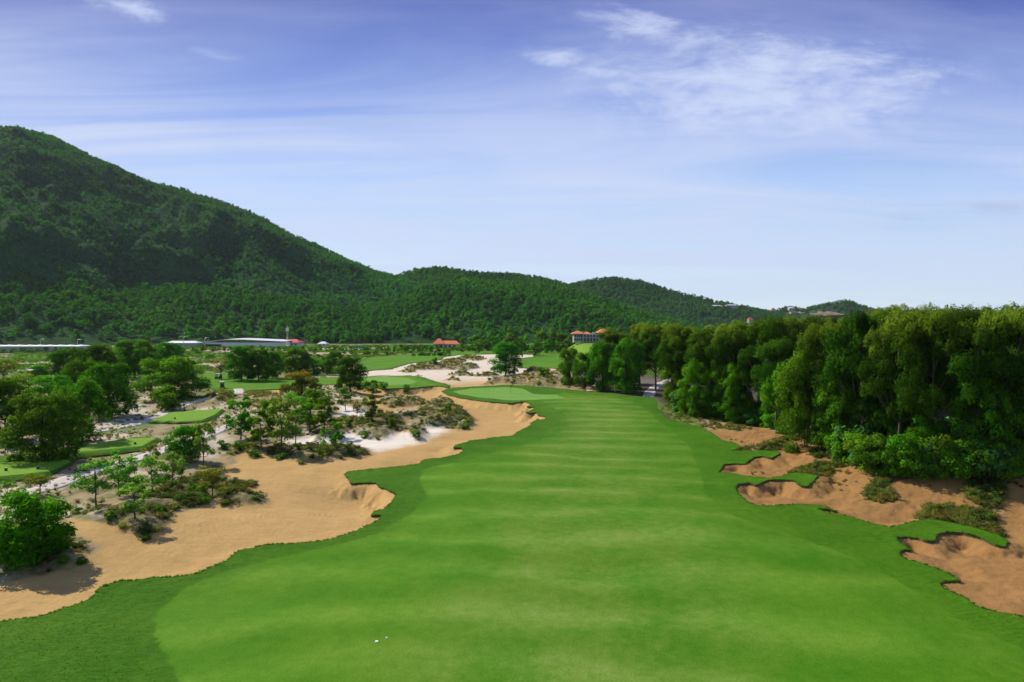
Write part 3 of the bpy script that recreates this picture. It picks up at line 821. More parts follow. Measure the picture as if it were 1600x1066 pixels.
# ---------------------------------------------------------------- plants: prototypes of height 1, copied with obj.copy()
def crown_mesh(name, seed, rx, ry, z0, z1, lobes, leaves, leaf, lr=(0.16, 0.28), flat=1.0, open_=0.0, shape='egg', big=False, droop=0.0):
    g = np.random.default_rng(seed)
    ctr = []; rads = []
    zc = (z0 + z1) / 2; hz = (z1 - z0) / 2
    k = 0
    while len(ctr) < lobes and k < 5000:
        k += 1
        q = g.uniform(-0.92, 0.92)
        if shape == 'egg':
            pf = (1 - max(0, q) ** 2.0) ** 0.5 * (1 - 0.35 * max(0, -q) ** 2)
        elif shape == 'col':
            pf = (1 - max(0, q) ** 2.2) ** 0.5 * (0.86 + 0.16 * q)
        else:
            pf = 0.55 + 0.45 * q
        rr = (g.uniform(0.55, 0.95) if g.random() > 0.2 else g.uniform(0, 0.5)) * pf
        a_ = g.uniform(0, 6.283)
        c = np.array([math.cos(a_) * rr * rx, math.sin(a_) * rr * ry, zc + q * hz * 0.95])
        R = g.uniform(*lr) * (rx + ry + hz) / 3 * 1.6
        if any(np.linalg.norm((c - o) / (1, 1, 1)) < 0.45 * min(R, r2) for o, r2 in zip(ctr, rads)):
            continue
        ctr.append(c); rads.append(R)
    ctr = np.array(ctr); rads = np.array(rads)
    n = len(ctr)
    per = leaves // n
    li = np.repeat(np.arange(n), per)
    d = g.normal(size=(len(li), 3)); d /= np.linalg.norm(d, axis=1)[:, None]
    up = d[:, 2] > -0.35
    d[~up, 2] *= -0.5
    rad_ = g.uniform(0.5, 1.04, len(li)) ** 0.45
    rad_ = rad_ * (1 + 0.22 * np.sin(d[:, 0] * 7 + li) * np.sin(d[:, 1] * 6 + li * 2))
    pos = ctr[li] + d * (rads[li] * rad_)[:, None] * np.array([1, 1, flat])
    # fit the crown to its nominal width and height
    kx = rx / np.percentile(np.hypot(pos[:, 0], pos[:, 1]), 97)
    lo_, hi_ = np.percentile(pos[:, 2], 1.0), np.percentile(pos[:, 2], 99.97)
    fit = lambda q: np.stack([q[:, 0] * kx, q[:, 1] * kx, z0 + (q[:, 2] - lo_) * (z1 - z0) / (hi_ - lo_)], 1)
    pos = fit(pos); ctr = fit(ctr)
    nrm = d * 0.75 + g.normal(size=d.shape) * 0.75 + np.array([0, 0, 0.35])
    nrm /= np.linalg.norm(nrm, axis=1)[:, None]
    cc_ = pos - np.array([0, 0, z0 + 0.35 * (z1 - z0)])
    cc_ /= np.linalg.norm(cc_, axis=1)[:, None] + 1e-6
    out = 0.62 * d + 0.42 * cc_ + 0.28 * nrm + np.array([0, 0, 0.08])
    out /= np.linalg.norm(out, axis=1)[:, None]
    t = np.cross(nrm, g.normal(size=d.shape)); t /= np.linalg.norm(t, axis=1)[:, None]
    if droop:
        t[:, 2] -= droop; t /= np.linalg.norm(t, axis=1)[:, None]
        nrm -= (nrm * t).sum(1)[:, None] * t; nrm /= np.linalg.norm(nrm, axis=1)[:, None]
    b = np.cross(nrm, t)
    s = leaf * g.uniform(0.6, 1.35, len(li))[:, None]
    asp = 0.42 if not big else 0.5
    V = np.stack([pos - t * s * .5, pos + b * s * asp * .5 - t * s * 0.02, pos + t * s * .5, pos - b * s * asp * .5 - t * s * 0.02], 1)
    Q = np.arange(len(li) * 4).reshape(-1, 4)
    lobe_t = g.uniform(-0.25, 0.25, n)[li]
    tint = np.clip(g.uniform(0.0, 1.0, len(li)) * 0.75 + 0.12 + lobe_t, 0, 1)
    return new_mesh(name, V.reshape(-1, 3), Q=Q, attrs={'tint': np.repeat(tint, 4), 'nr': np.repeat(out, 4, 0)}), ctr, rads

def trunk_mesh(name, seed, ctr, r0, z0, lean=0.03, limbs=9, fork=0.0):
    g = random.Random(seed)
    mb = MB()
    top = z0 + (max(c[2] for c in ctr) - z0) * 0.75
    pts = [(0, 0, -0.03), (0.0, 0.0, 0.02)]; rs = [r0 * 1.7, r0 * 1.15]
    ax, ay = g.uniform(-lean, lean), g.uniform(-lean, lean)
    for k in range(1, 7):
        t = k / 6
        pts.append((ax * t + g.uniform(-.008, .008), ay * t + g.uniform(-.008, .008), top * t)); rs.append(r0 * (1.1 - 0.8 * t))
    mb.tube(pts, rs, 7)
    cs = list(ctr); g.shuffle(cs)
    for c in cs[:limbs]:
        zb = max(z0 * 0.75, min(c[2] * g.uniform(0.45, 0.75), top * 0.95)); tt = zb / top
        a = Vector((ax * tt, ay * tt, zb)); e = Vector(c)
        m = a.lerp(e, 0.5) + Vector((g.uniform(-.02, .02), g.uniform(-.02, .02), -0.03))
        mb.tube([a, m, e], [r0 * 0.55, r0 * 0.35, r0 * 0.12], 5)
    return mb.mesh(name, True)

M['leaf_dark'] = leaf_mat('dark_broad_leaves', (0.024, 0.088, 0.007), (0.092, 0.260, 0.016), 0.30)
M['leaf_mid'] = leaf_mat('mid_green_leaves', (0.034, 0.112, 0.008), (0.128, 0.305, 0.020), 0.35)
M['leaf_acacia'] = leaf_mat('acacia_leaves', (0.010, 0.036, 0.004), (0.048, 0.112, 0.010), 0.35, tipcol=(0.17, 0.26, 0.02))  # yellow-green tips, with sunlit tops and shaded faces also put into the colour
M['leaf_bright'] = leaf_mat('bright_green_leaves', (0.034, 0.110, 0.005), (0.130, 0.290, 0.016), 0.40)
M['leaf_young'] = leaf_mat('young_tree_leaves', (0.0803, 0.1969, 0.0265), (0.2321, 0.4253, 0.0662), 0.35)
M['leaf_blue'] = leaf_mat('bluish_large_leaves', (0.024, 0.090, 0.018), (0.100, 0.230, 0.060), 0.25)
M['leaf_olive'] = leaf_mat('olive_leaves', (0.0893, 0.1181, 0.0113), (0.2321, 0.2599, 0.0331), 0.3)
M['leaf_rust'] = leaf_mat('green_leaves_with_orange_tips', (0.0446, 0.0945, 0.0076), (0.125, 0.189, 0.0142), 0.3, tipcol=(0.26, 0.19, 0.02))
M['leaf_brown'] = leaf_mat('sparse_brownish_leaves', (0.0893, 0.0788, 0.0189), (0.3927, 0.3465, 0.1134), 0.3)
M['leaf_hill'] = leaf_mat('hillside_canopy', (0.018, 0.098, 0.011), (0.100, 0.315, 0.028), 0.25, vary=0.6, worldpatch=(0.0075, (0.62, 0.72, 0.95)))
M['leaf_hill2'] = leaf_mat('hillside_scrub', (0.024, 0.098, 0.026), (0.075, 0.225, 0.050), 0.2, vary=0.5, worldpatch=(0.006, (0.95, 1.28, 0.9)))
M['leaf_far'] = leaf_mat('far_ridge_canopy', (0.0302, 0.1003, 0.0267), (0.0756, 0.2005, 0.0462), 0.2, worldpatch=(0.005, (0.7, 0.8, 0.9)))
M['straw'] = leaf_mat('dune_grass_blades', (0.11, 0.12, 0.028), (0.31, 0.30, 0.085), 0.3)
M['heath'] = leaf_mat('dark_heath_twigs', (0.036, 0.058, 0.012), (0.125, 0.175, 0.036), 0.2)
M['blade'] = leaf_mat('fresh_grass_blades', (0.045, 0.150, 0.006), (0.085, 0.225, 0.014), 0.3)

class Kind:
    """a plant prototype: several crown and trunk meshes of unit height"""
    def __init__(s, key, mat, n, r0, limbs=9, w=0.30, **kw):
        s.key = key; s.mat = M[mat]; s.v = []
        z0 = kw.get('z0', 0.2)
        for i in range(n):
            cm, ctr, rr = crown_mesh(key + '_crown', hash_s(key) + i * 31, w, w, **kw)
            tm = trunk_mesh(key + '_trunk', i + 5, ctr, r0, z0, limbs=limbs)
            cm.materials.append(s.mat); tm.materials.append(M['bark'])
            s.v.append((cm, tm))
        s.w = w
        s.i = 0
def hash_s(t):
    return sum(ord(c) * (i + 3) for i, c in enumerate(t)) % 9973
KINDS = {
    'broad': Kind('broad', 'leaf_dark', 4, 0.022, w=0.46, z0=0.07, z1=1.0, lobes=64, leaves=26000, leaf=0.033, lr=(0.12, 0.20)),
    'mid': Kind('mid', 'leaf_mid', 3, 0.022, w=0.46, z0=0.0, z1=1.0, lobes=60, leaves=26000, leaf=0.033, lr=(0.12, 0.20)),
    'acacia': Kind('acacia', 'leaf_acacia', 5, 0.016, w=0.30, z0=0.34, z1=1.0, lobes=38, leaves=36000, leaf=0.019, lr=(0.13, 0.26), limbs=14),
    'edge': Kind('edge', 'leaf_bright', 3, 0.016, w=0.38, z0=0.0, z1=1.0, lobes=44, leaves=30000, leaf=0.026, lr=(0.13, 0.22)),
    'young': Kind('young', 'leaf_young', 4, 0.014, w=0.34, z0=0.26, z1=1.0, lobes=24, leaves=2600, leaf=0.052, lr=(0.12, 0.20), limbs=14),
    'sap': Kind('sap', 'leaf_bright', 3, 0.014, w=0.32, z0=0.22, z1=1.0, lobes=26, leaves=4200, leaf=0.048, lr=(0.13, 0.21), limbs=14),
    'near': Kind('near', 'leaf_bright', 1, 0.022, w=0.50, z0=-0.02, z1=1.0, lobes=60, leaves=22000, leaf=0.046, limbs=16, lr=(0.15, 0.24)),
    'umb': Kind('umb', 'leaf_olive', 2, 0.016, w=0.42, z0=0.50, z1=1.0, lobes=14, leaves=1500, leaf=0.055, limbs=12, shape='umb'),
    'rust': Kind('rust', 'leaf_rust', 1, 0.022, w=0.5, z0=0.02, z1=1.0, lobes=44, leaves=17000, leaf=0.036, lr=(0.13, 0.22)),
    'bare': Kind('bare', 'leaf_brown', 1, 0.03, w=0.46, z0=0.38, z1=1.0, lobes=14, leaves=900, leaf=0.07, limbs=14, shape='umb'),
    'bush': Kind('bush', 'leaf_blue', 3, 0.03, w=0.62, z0=0.0, z1=1.0, lobes=22, leaves=3600, leaf=0.11, big=True, limbs=5),
    'gbush': Kind('gbush', 'leaf_mid', 3, 0.03, w=0.62, z0=0.0, z1=1.0, lobes=24, leaves=5000, leaf=0.075, limbs=5),
    'far': Kind('far', 'leaf_mid', 4, 0.022, w=0.42, z0=0.08, z1=1.0, lobes=26, leaves=3000, leaf=0.07, lr=(0.12, 0.22)),
}
TREES = []
def plant(kind, x, y, z, h, w, label, cat='tree', group=None, name=None, parts=True, rz=None):
    """h, w in metres; the plant is an empty at its foot with a trunk and a crown"""
    K = KINDS[kind]
    cm, tm = K.v[K.i % len(K.v)]; K.i += 1
    name = name or ('shrub' if cat == 'shrub' else 'tree')
    rz = random.uniform(0, 6.28) if rz is None else rz
    sx = w / (2 * K.w)
    if not parts:
        o = obj(name, cm, loc=(x, y, z - 0.03 * h))
        o.scale = (sx, sx, h); o.rotation_euler = (0, 0, rz)
        o['label'] = label; o['category'] = cat
        if group: o['group'] = group
        return o
    t = thing(name, (x, y, z), label, cat, group, rz)
    t.scale = (sx, sx, h)
    for nm, me in (('crown', cm), ('trunk', tm)):
        obj(nm, me, parent=t)
    TREES.append((x, y))
    return t
def place(kind, px, base, top, wpx, label, cat='tree', group=None, name=None, parts=True):
    x, y, z, D = hit(px, base)
    k = y / FPX
    return plant(kind, x, y, z, (base - top) * k, wpx * k, label, cat, group, name, parts)
NUM = ['first', 'second', 'third', 'fourth', 'fifth', 'sixth', 'seventh', 'eighth', 'ninth', 'tenth', 'eleventh', 'twelfth', 'thirteenth', 'fourteenth', 'fifteenth', 'sixteenth', 'seventeenth', 'eighteenth', 'nineteenth', 'twentieth']
def nth(i, n=None):
    if n is not None and n > 1:
        if i == 0: return 'leftmost'
        if i == n - 1: return 'rightmost'
    if i < 20: return NUM[i]
    s = i + 1
    return '%d%s' % (s, {1: 'st', 2: 'nd', 3: 'rd'}.get(s % 10 if s % 100 not in (11, 12, 13) else 0, 'th'))

# big trees on the left and in the middle distance
GL = 'broad trees on the left of the course'
for a in [
    ('near', 45, 872, 768, 118, 'bushy bright green tree at the left edge, nearest of all, in heath beside the sand'),
    ('mid', 66, 716, 608, 112, 'large sunlit green tree beside the nearest tee, in front of the left tree group'),
    ('mid', 122, 694, 590, 80, 'green tree just right of and behind the large sunlit one beside the nearest tee'),
    ('broad', 8, 690, 588, 90, 'dark green tree cut by the left edge of the photo, level with the second tee'),
    ('broad', 172, 652, 566, 88, 'very dark round tree right above the white sand bend left of the cart path'),
    ('broad', 128, 626, 562, 70, 'dark tree tucked left of the very dark round tree by the white sand'),
    ('mid', 78, 650, 586, 70, 'mid green tree low in the left group, left of the very dark round tree'),
    ('mid', 268, 624, 556, 104, 'widest rounded green tree standing alone left of the golf carts'),
    ('gbush', 264, 640, 601, 54, 'dark round shrub in front of the widest rounded tree'),
    ('broad', 112, 604, 543, 66, 'dark tree at the left end of the back row of the left group'),
    ('broad', 152, 598, 537, 62, 'dark tree second from left in the back row of the left group'),
    ('broad', 210, 590, 530, 76, 'tallest dark tree in the middle of the back row of the left group'),
    ('broad', 262, 575, 534, 50, 'dark tree at the right end of the back row of the left group'),
    ('broad', 60, 592, 571, 30, 'small dark rounded tree on the plain left of the left group'),
    ('umb', 6, 606, 560, 46, 'dull brownish tree at the left edge below the long white roof'),
    ('umb', 45, 620, 584, 50, 'dull olive tree low at the far left behind the dark ones'),
    ('bare', 345, 592, 558, 34, 'thin crooked tree with sparse brown leaves behind the golf carts'),
    ('broad', 377, 595, 540, 48, 'tall dark tree right of the crooked one, left of its clump'),
    ('broad', 404, 595, 545, 44, 'dark tree in the middle of the clump right of the golf carts'),
    ('broad', 425, 592, 548, 32, 'dark tree at the right of the clump behind the lawn'),
    ('broad', 461, 586, 543, 52, 'round dark tree standing between the lawn clump and the orange tinged tree'),
    ('mid', 490, 586, 559, 34, 'small round tree right of the round dark one behind the lawn'),
    ('mid', 511, 586, 561, 20, 'narrow small tree behind the lawn, left of the big tree by the pale sand'),
    ('broad', 523, 584, 549, 30, 'dark tree peeping out behind the big tree by the pale sand'),
    ('broad', 547, 613, 557, 52, 'big round tree on the right of the lawn by the pale sand'),
    ('rust', 471, 628, 579, 66, 'wide tree with orange tinged top in the middle of the scrub'),
    ('broad', 790, 587, 533, 52, 'lone round dark tree standing in the pale sand in the middle'),
]:
    place(a[0], a[1], a[2], a[3], a[4], a[5], 'shrub' if a[0] == 'gbush' else 'tree', GL)
# young trees in the scrub
GY = 'young thin trunked trees in the scrub'
for i, a in enumerate([
    ('sap', 376, 688, 620, 48, 'young leafy tree at the left of the scrub row above the dark heath'),
    ('sap', 408, 700, 640, 44, 'bright young tree right of the leafy one in the scrub row'),
    ('young', 440, 706, 622, 52, 'taller airy young tree behind the bright one in the scrub row'),
    ('young', 462, 668, 612, 46, 'pale young tree in the thick of the scrub row'),
    ('sap', 425, 676, 622, 38, 'young tree squeezed between the leafy tree and the airy one'),
    ('young', 462, 695, 636, 42, 'pale airy young tree in front of the thick scrub row'),
    ('sap', 484, 676, 626, 40, 'dark green young tree at the right of the thick scrub row'),
    ('sap', 507, 673, 622, 40, 'upright young tree left of the white sand pocket'),
    ('young', 502, 645, 604, 34, 'pale young tree behind the upright one by the white sand'),
    ('sap', 486, 650, 608, 36, 'young tree just below the orange tinged tree'),
    ('sap', 525, 701, 658, 28, 'small young tree leaning over the white sand'),
    ('young', 540, 642, 604, 28, 'slim young tree standing at the upper white sand pocket'),
    ('umb', 558, 660, 626, 18, 'thin brownish young tree left of the bright round one'),
    ('sap', 581, 660, 616, 34, 'bright round young tree alone on the scrub point'),
    ('sap', 582, 620, 594, 32, 'round young tree behind the bright round one, near the lawn edge'),
    ('young', 505, 708, 668, 12, 'spindly sapling at the near end of the white sand'),
    ('young', 150, 790, 718, 62, 'airy pale tree at the left of the near scrub group'),
    ('young', 186, 776, 702, 52, 'tall pale tree at the back of the near scrub group'),
    ('young', 211, 812, 756, 58, 'low spreading pale tree at the front of the near scrub group'),
    ('young', 238, 774, 712, 46, 'pale tree in the middle of the near scrub group'),
    ('young', 270, 762, 706, 34, 'slim pale tree right of the middle of the near scrub group'),
    ('young', 283, 752, 712, 24, 'thinnest pale tree at the right of the near scrub group'),
    ('umb', 332, 776, 730, 50, 'small flat topped olive tree on the point beside the sand'),
    ('broad', 288, 722, 664, 58, 'dense dark rounded tree behind the near scrub group'),
    ('young', 318, 728, 660, 42, 'airy tree leaning right of the dense dark rounded tree'),
    ('young', 236, 742, 694, 30, 'faint thin sapling left of the dense dark rounded tree'),
    ('umb', 62, 775, 742, 52, 'low thin bush on the verge behind the nearest tree'),
    ('young', 12, 800, 752, 40, 'thin young tree behind the left edge tree'),
]):
    place(a[0], a[1], a[2], a[3], a[4], a[5], 'tree', GY, name='young_tree')

# low shrubs of the scrub
n_s = [(210,757),(316,770),(186,742),(440,716),(500,708),(390,690),(372,676),(545,664),(520,660),(612,664),(635,612),(600,606),(430,640),(540,620),(310,742),(258,752),(120,800),(98,880),(128,880),(30,880),(372,700),(350,700),(398,712),(322,786),(250,800),(170,812),(466,700),(570,682),(650,682),(726,668),(700,640),(228,842),(300,765),(456,676),(680,566),(848,584),(886,594)]
for i, (px, py) in enumerate(sorted(n_s)):
    k = 'gbush' if i % 3 else 'umb'
    place('gbush', px, py + 3, py - random.uniform(6, 12), random.uniform(12, 22), 'low dark green shrub in the heath, %s of the small shrubs from left' % nth(i, len(n_s)), 'shrub', 'low shrubs in the heath and sand')

# the wood on the right: front trees first
GW = 'tall trees of the wood on the right'
front = [('mid', 890, 602, 541, 34), ('broad', 914, 606, 552, 40), ('broad', 942, 612, 534, 54), ('broad', 980, 616, 528, 58), ('broad', 962, 607, 536, 50),
         ('acacia', 1066, 636, 508, 84), ('edge', 1056, 636, 556, 46), ('acacia', 1112, 646, 512, 84), ('acacia', 1152, 656, 500, 92), ('acacia', 1205, 668, 494, 100),
         ('edge', 1088, 648, 560, 56), ('mid', 1122, 654, 570, 60), ('broad', 1152, 660, 566, 56), ('edge', 1222, 677, 566, 68),
         ('edge', 1262, 704, 520, 92), ('acacia', 1290, 704, 500, 104), ('acacia', 1345, 716, 484, 112), ('mid', 1310, 708, 590, 76), ('acacia', 1405, 722, 486, 110), ('broad', 1396, 720, 570, 84),
         ('acacia', 1458, 726, 480, 108), ('edge', 1446, 724, 590, 70), ('acacia', 1515, 730, 498, 96), ('broad', 1530, 730, 575, 80), ('acacia', 1568, 734, 476, 120), ('mid', 1584, 735, 580, 90),
         ('edge', 1618, 740, 500, 110), ('acacia', 1668, 742, 474, 120), ('edge', 1710, 746, 560, 110), ('acacia', 1740, 744, 472, 120), ('acacia', 1810, 746, 474, 120)]
for i, (k, px, b, t, w) in enumerate(sorted(front, key=lambda q: q[1])):
    what = {'mid': 'slim grey green tree', 'broad': 'dense dark tree', 'acacia': 'tall olive green tree', 'edge': 'bright green leafy tree'}[k]
    place(k, px, b, t, w, '%s, front row of right wood, %s from left' % (what, nth(i, len(front))), 'tree', GW)
back = []
# second and third rows, seen as tops above the front row
tops = [(950,507),(972,512),(1000,500),(1025,498),(1050,500),(1075,505),(1098,503),(1130,502),(1165,505),(1185,492),(1215,486),(1240,487),(1262,490),(1300,484),(1325,492),(1350,482),(1378,475),(1395,468),(1422,476),(1440,467),(1468,477),(1490,471),(1515,474),(1540,466),(1565,475),(1590,468),(1620,468),(1650,472),(1700,470),(1760,472),(1820,470)]
for i, (px, t) in enumerate(tops):
    D = 175 if px < 1000 else 150 - 25 * (px - 1000) / 600 + (i % 3) * 9
    if px < 1080: D += 40
    d = ray(px, 510); x = d[0] / d[1] * D; y = D
    z = float(height(x, y)[0]); t += 3
    zt = CAMZ + (ray(px, t)[2] / ray(px, t)[1]) * y
    back.append((x, y, z, zt - z))
for i, (x, y, z, h) in enumerate(back):
    k = 'acacia'
    h *= random.uniform(0.95, 1.0)
    plant(k, x, y, z, h, h * random.uniform(0.42, 0.6), '%s yellowish treetop from the left behind the front row of the right-hand wood' % nth(i, len(back)), 'tree', GW)
mids = []
for i in range(5, 22):
    px = 1090 + i * 25
    D = 118 + (i * 7 % 5) * 4 - 14 * i / 22
    d = ray(px, 510); x = d[0] / d[1] * D
    mids.append((x, D))
for i, (x, y) in enumerate(mids):
    z = float(height(x, y)[0]); h = random.uniform(12, 16.5)
    plant('acacia', x, y, z, h, h * 0.5, 'dark middle row tree in the right-hand wood, %s from the left' % nth(i, len(mids)), 'tree', GW)
# undergrowth along the foot of the wood
und = []
for (x0, y0), (x1, y1), n, hh in [((1058, 643), (1120, 656), 7, 26), ((1120, 656), (1245, 677), 14, 34), ((1322, 722), (1400, 742), 8, 46), ((1400, 744), (1640, 746), 20, 50)]:
    for i in range(n):
        t = (i + random.uniform(-0.3, 0.3)) / n
        und.append((x0 + (x1 - x0) * t, y0 + (y1 - y0) * t - random.uniform(0, 5), hh * random.uniform(0.75, 1.3)))
for i in range(16):
    px = 1340 + i * 19
    und.append((px, 716 + random.uniform(-4, 4), 52 * random.uniform(0.8, 1.3)))
und += [(1366, 744, 62), (1410, 742, 60), (1460, 742, 64), (1195, 664, 40), (1090, 652, 30)]
und.sort()
for i, (px, b, h) in enumerate(und):
    k = random.choice(['bush', 'gbush', 'gbush', 'gbush', 'gbush'])
    place(k, px, b, b - h, h * random.uniform(1.0, 1.5), '%s shrub at the foot of the right-hand wood, %s from the left' % ('bluish large leaved' if k == 'bush' else 'leafy green', nth(i, len(und))), 'shrub', 'undergrowth along the right-hand wood')
# rows of trees far off
def row(pts, kind, lab, group, cat='tree', parts=True, name=None):
    pts = sorted(pts)
    for i, (px, b, t, w) in enumerate(pts):
        place(kind[i % len(kind)], px, b, t, w, lab % nth(i, len(pts)), cat, group, name, parts)
row([(742,548,523,26),(762,548,520,22),(778,548,522,24),(748,552,530,18),(800,553,520,26),(820,553,522,26),(835,556,532,24),(846,550,516,24),(862,550,512,26),(880,550,520,26),(898,549,521,16),(890,551,524,18),(905,550,530,14),(912,548,526,18),(725,546,526,14),(810,550,528,20),(855,552,530,22),(872,552,532,20)], ['far'],
    'dark tree between orange roofed pavilion and clubhouse, %s from left', 'row of dark trees left of the clubhouse')
row([(940,540,512,20),(953,538,510,20),(966,536,508,24),(984,534,508,22),(1004,532,506,26),(1030,530,503,26)], ['far'], 'tree partly hiding the right end of the clubhouse, %s from the left', 'trees right of the clubhouse')
row([(5 + i * 13.5 + random.uniform(-2, 2), 552 + random.uniform(-0.6, 0.6), 543 + random.uniform(-1, 1), 12) for i in range(10)], ['far'], 'small round tree in front of the long white roof, %s from the left', 'small trees before the long white roof', parts=False)
row([(290 + i * 9.6 + random.uniform(-3, 3), 549 + random.uniform(-1, 1.5), 540 + random.uniform(-2, 2), random.uniform(9, 14)) for i in range(52)], ['far', 'far'], 'small green tree in the belt along the foot of the hills, %s from the left', 'belt of small trees along the foot of the hills', parts=False)
belt = []
for i in range(90):
    px = random.uniform(290, 860)
    py = 552 + (random.random() ** 1.4) * 11
    if 560 < px < 700: py = min(py, 556)
    if px >= 700: py = random.uniform(546.5, 549)
    h = random.uniform(3.5, 8)
    belt.append((px, py, py - h, h * random.uniform(1.2, 2.2)))
row(belt, ['far', 'far', 'gbush'], 'low shrub scattered on the plain before the hills, %s from the left', 'low shrubs scattered on the plain', cat='shrub', parts=False)
print('plants done', len(TREES))

# ---------------------------------------------------------------- hills: ridges with their own distance, height and forest
def scatter(name, pts, sc, rz, idx, protos, **props):
    """points with a geometry nodes modifier that puts plants on them (ground cover nobody could count)"""
    coll = bpy.data.collections.new(name + '_plants')
    for p in protos:
        coll.objects.link(p)
    n = len(pts)
    me = bpy.data.meshes.new(name)
    me.vertices.add(n); me.vertices.foreach_set('co', np.asarray(pts, np.float32).ravel())
    a = me.attributes.new('sc', 'FLOAT_VECTOR', 'POINT'); a.data.foreach_set('vector', np.asarray(sc, np.float32).ravel())
    a = me.attributes.new('rz', 'FLOAT', 'POINT'); a.data.foreach_set('value', np.asarray(rz, np.float32))
    a = me.attributes.new('idx', 'INT', 'POINT'); a.data.foreach_set('value', np.asarray(idx, np.int32))
    me.update()
    o = obj(name, me, **props)
    ng = bpy.data.node_groups.new(name, 'GeometryNodeTree')
    ng.interface.new_socket('Geometry', in_out='INPUT', socket_type='NodeSocketGeometry')
    ng.interface.new_socket('Geometry', in_out='OUTPUT', socket_type='NodeSocketGeometry')
    g = NT(ng)
    gi = g.new('NodeGroupInput'); go = g.new('NodeGroupOutput')
    ci = g.new('GeometryNodeCollectionInfo'); ci.inputs['Collection'].default_value = coll
    ci.inputs['Separate Children'].default_value = True; ci.inputs['Reset Children'].default_value = True
    ip = g.new('GeometryNodeInstanceOnPoints'); ip.inputs['Pick Instance'].default_value = True
    def attr(nm, dt):
        k = g.new('GeometryNodeInputNamedAttribute', data_type=dt); k.inputs['Name'].default_value = nm
        return k.outputs['Attribute']
    g.l.new(gi.outputs[0], ip.inputs['Points']); g.l.new(ci.outputs[0], ip.inputs['Instance'])
    g.l.new(attr('idx', 'INT'), ip.inputs['Instance Index'])
    g.l.new(attr('sc', 'FLOAT_VECTOR'), ip.inputs['Scale'])
    cb = g.new('ShaderNodeCombineXYZ'); g.l.new(attr('rz', 'FLOAT'), cb.inputs[2])
    er = g.new('FunctionNodeEulerToRotation')
    g.l.new(cb.outputs[0], er.inputs[0]); g.l.new(er.outputs[0], ip.inputs['Rotation'])
    g.l.new(ip.outputs[0], go.inputs[0])
    md = o.modifiers.new('plants', 'NODES'); md.node_group = ng
    return o
def proto(name, me):
    return bpy.data.objects.new(name, me)
def canopy(key, mat, n, leaves, leaf, w=0.5, z0=0.15, lobes=9, trunk=False, **kw):
    out = []
    for i in range(n):
        cm, ctr, _ = crown_mesh(key, hash_s(key) + i * 13, w, w, z0, 1.0, lobes, leaves, leaf, **kw)
        cm.materials.append(M[mat])
        out.append(proto('%s_%02d' % (key, i), cm))
    return out

def hill_mat(name, a, b):
    m, g, bs = base_mat(name)
    ge = g.new('ShaderNodeNewGeometry')
    n = g.noise(ge.outputs['Position'], 0.02, 6, 0.65)
    n2 = g.noise(ge.outputs['Position'], 0.15, 4, 0.7)
    g.l.new(g.mix(g.ramp(g.m('ADD', g.m('MULTIPLY', n, 0.6), g.m('MULTIPLY', n2, 0.4)), 0.4, 0.6), a, b), bs.inputs['Base Color'])
    bs.inputs['Roughness'].default_value = 1.0
    bs.inputs['Specular IOR Level'].default_value = 0.05
    bp = g.new('ShaderNodeBump'); bp.inputs['Strength'].default_value = 1.0; bp.inputs['Distance'].default_value = 3.0
    g.l.new(n2, bp.inputs['Height']); g.l.new(bp.outputs[0], bs.inputs['Normal'])
    return m
M['hill'] = hill_mat('forest_floor_green', (0.010, 0.040, 0.010), (0.025, 0.080, 0.018))
M['hill_scrub'] = hill_mat('grassy_mountain_side', (0.010, 0.042, 0.014), (0.022, 0.072, 0.022))
M['hill_earth'] = hill_mat('headland_scrub_and_earth', (0.022, 0.060, 0.028), (0.035, 0.075, 0.030))

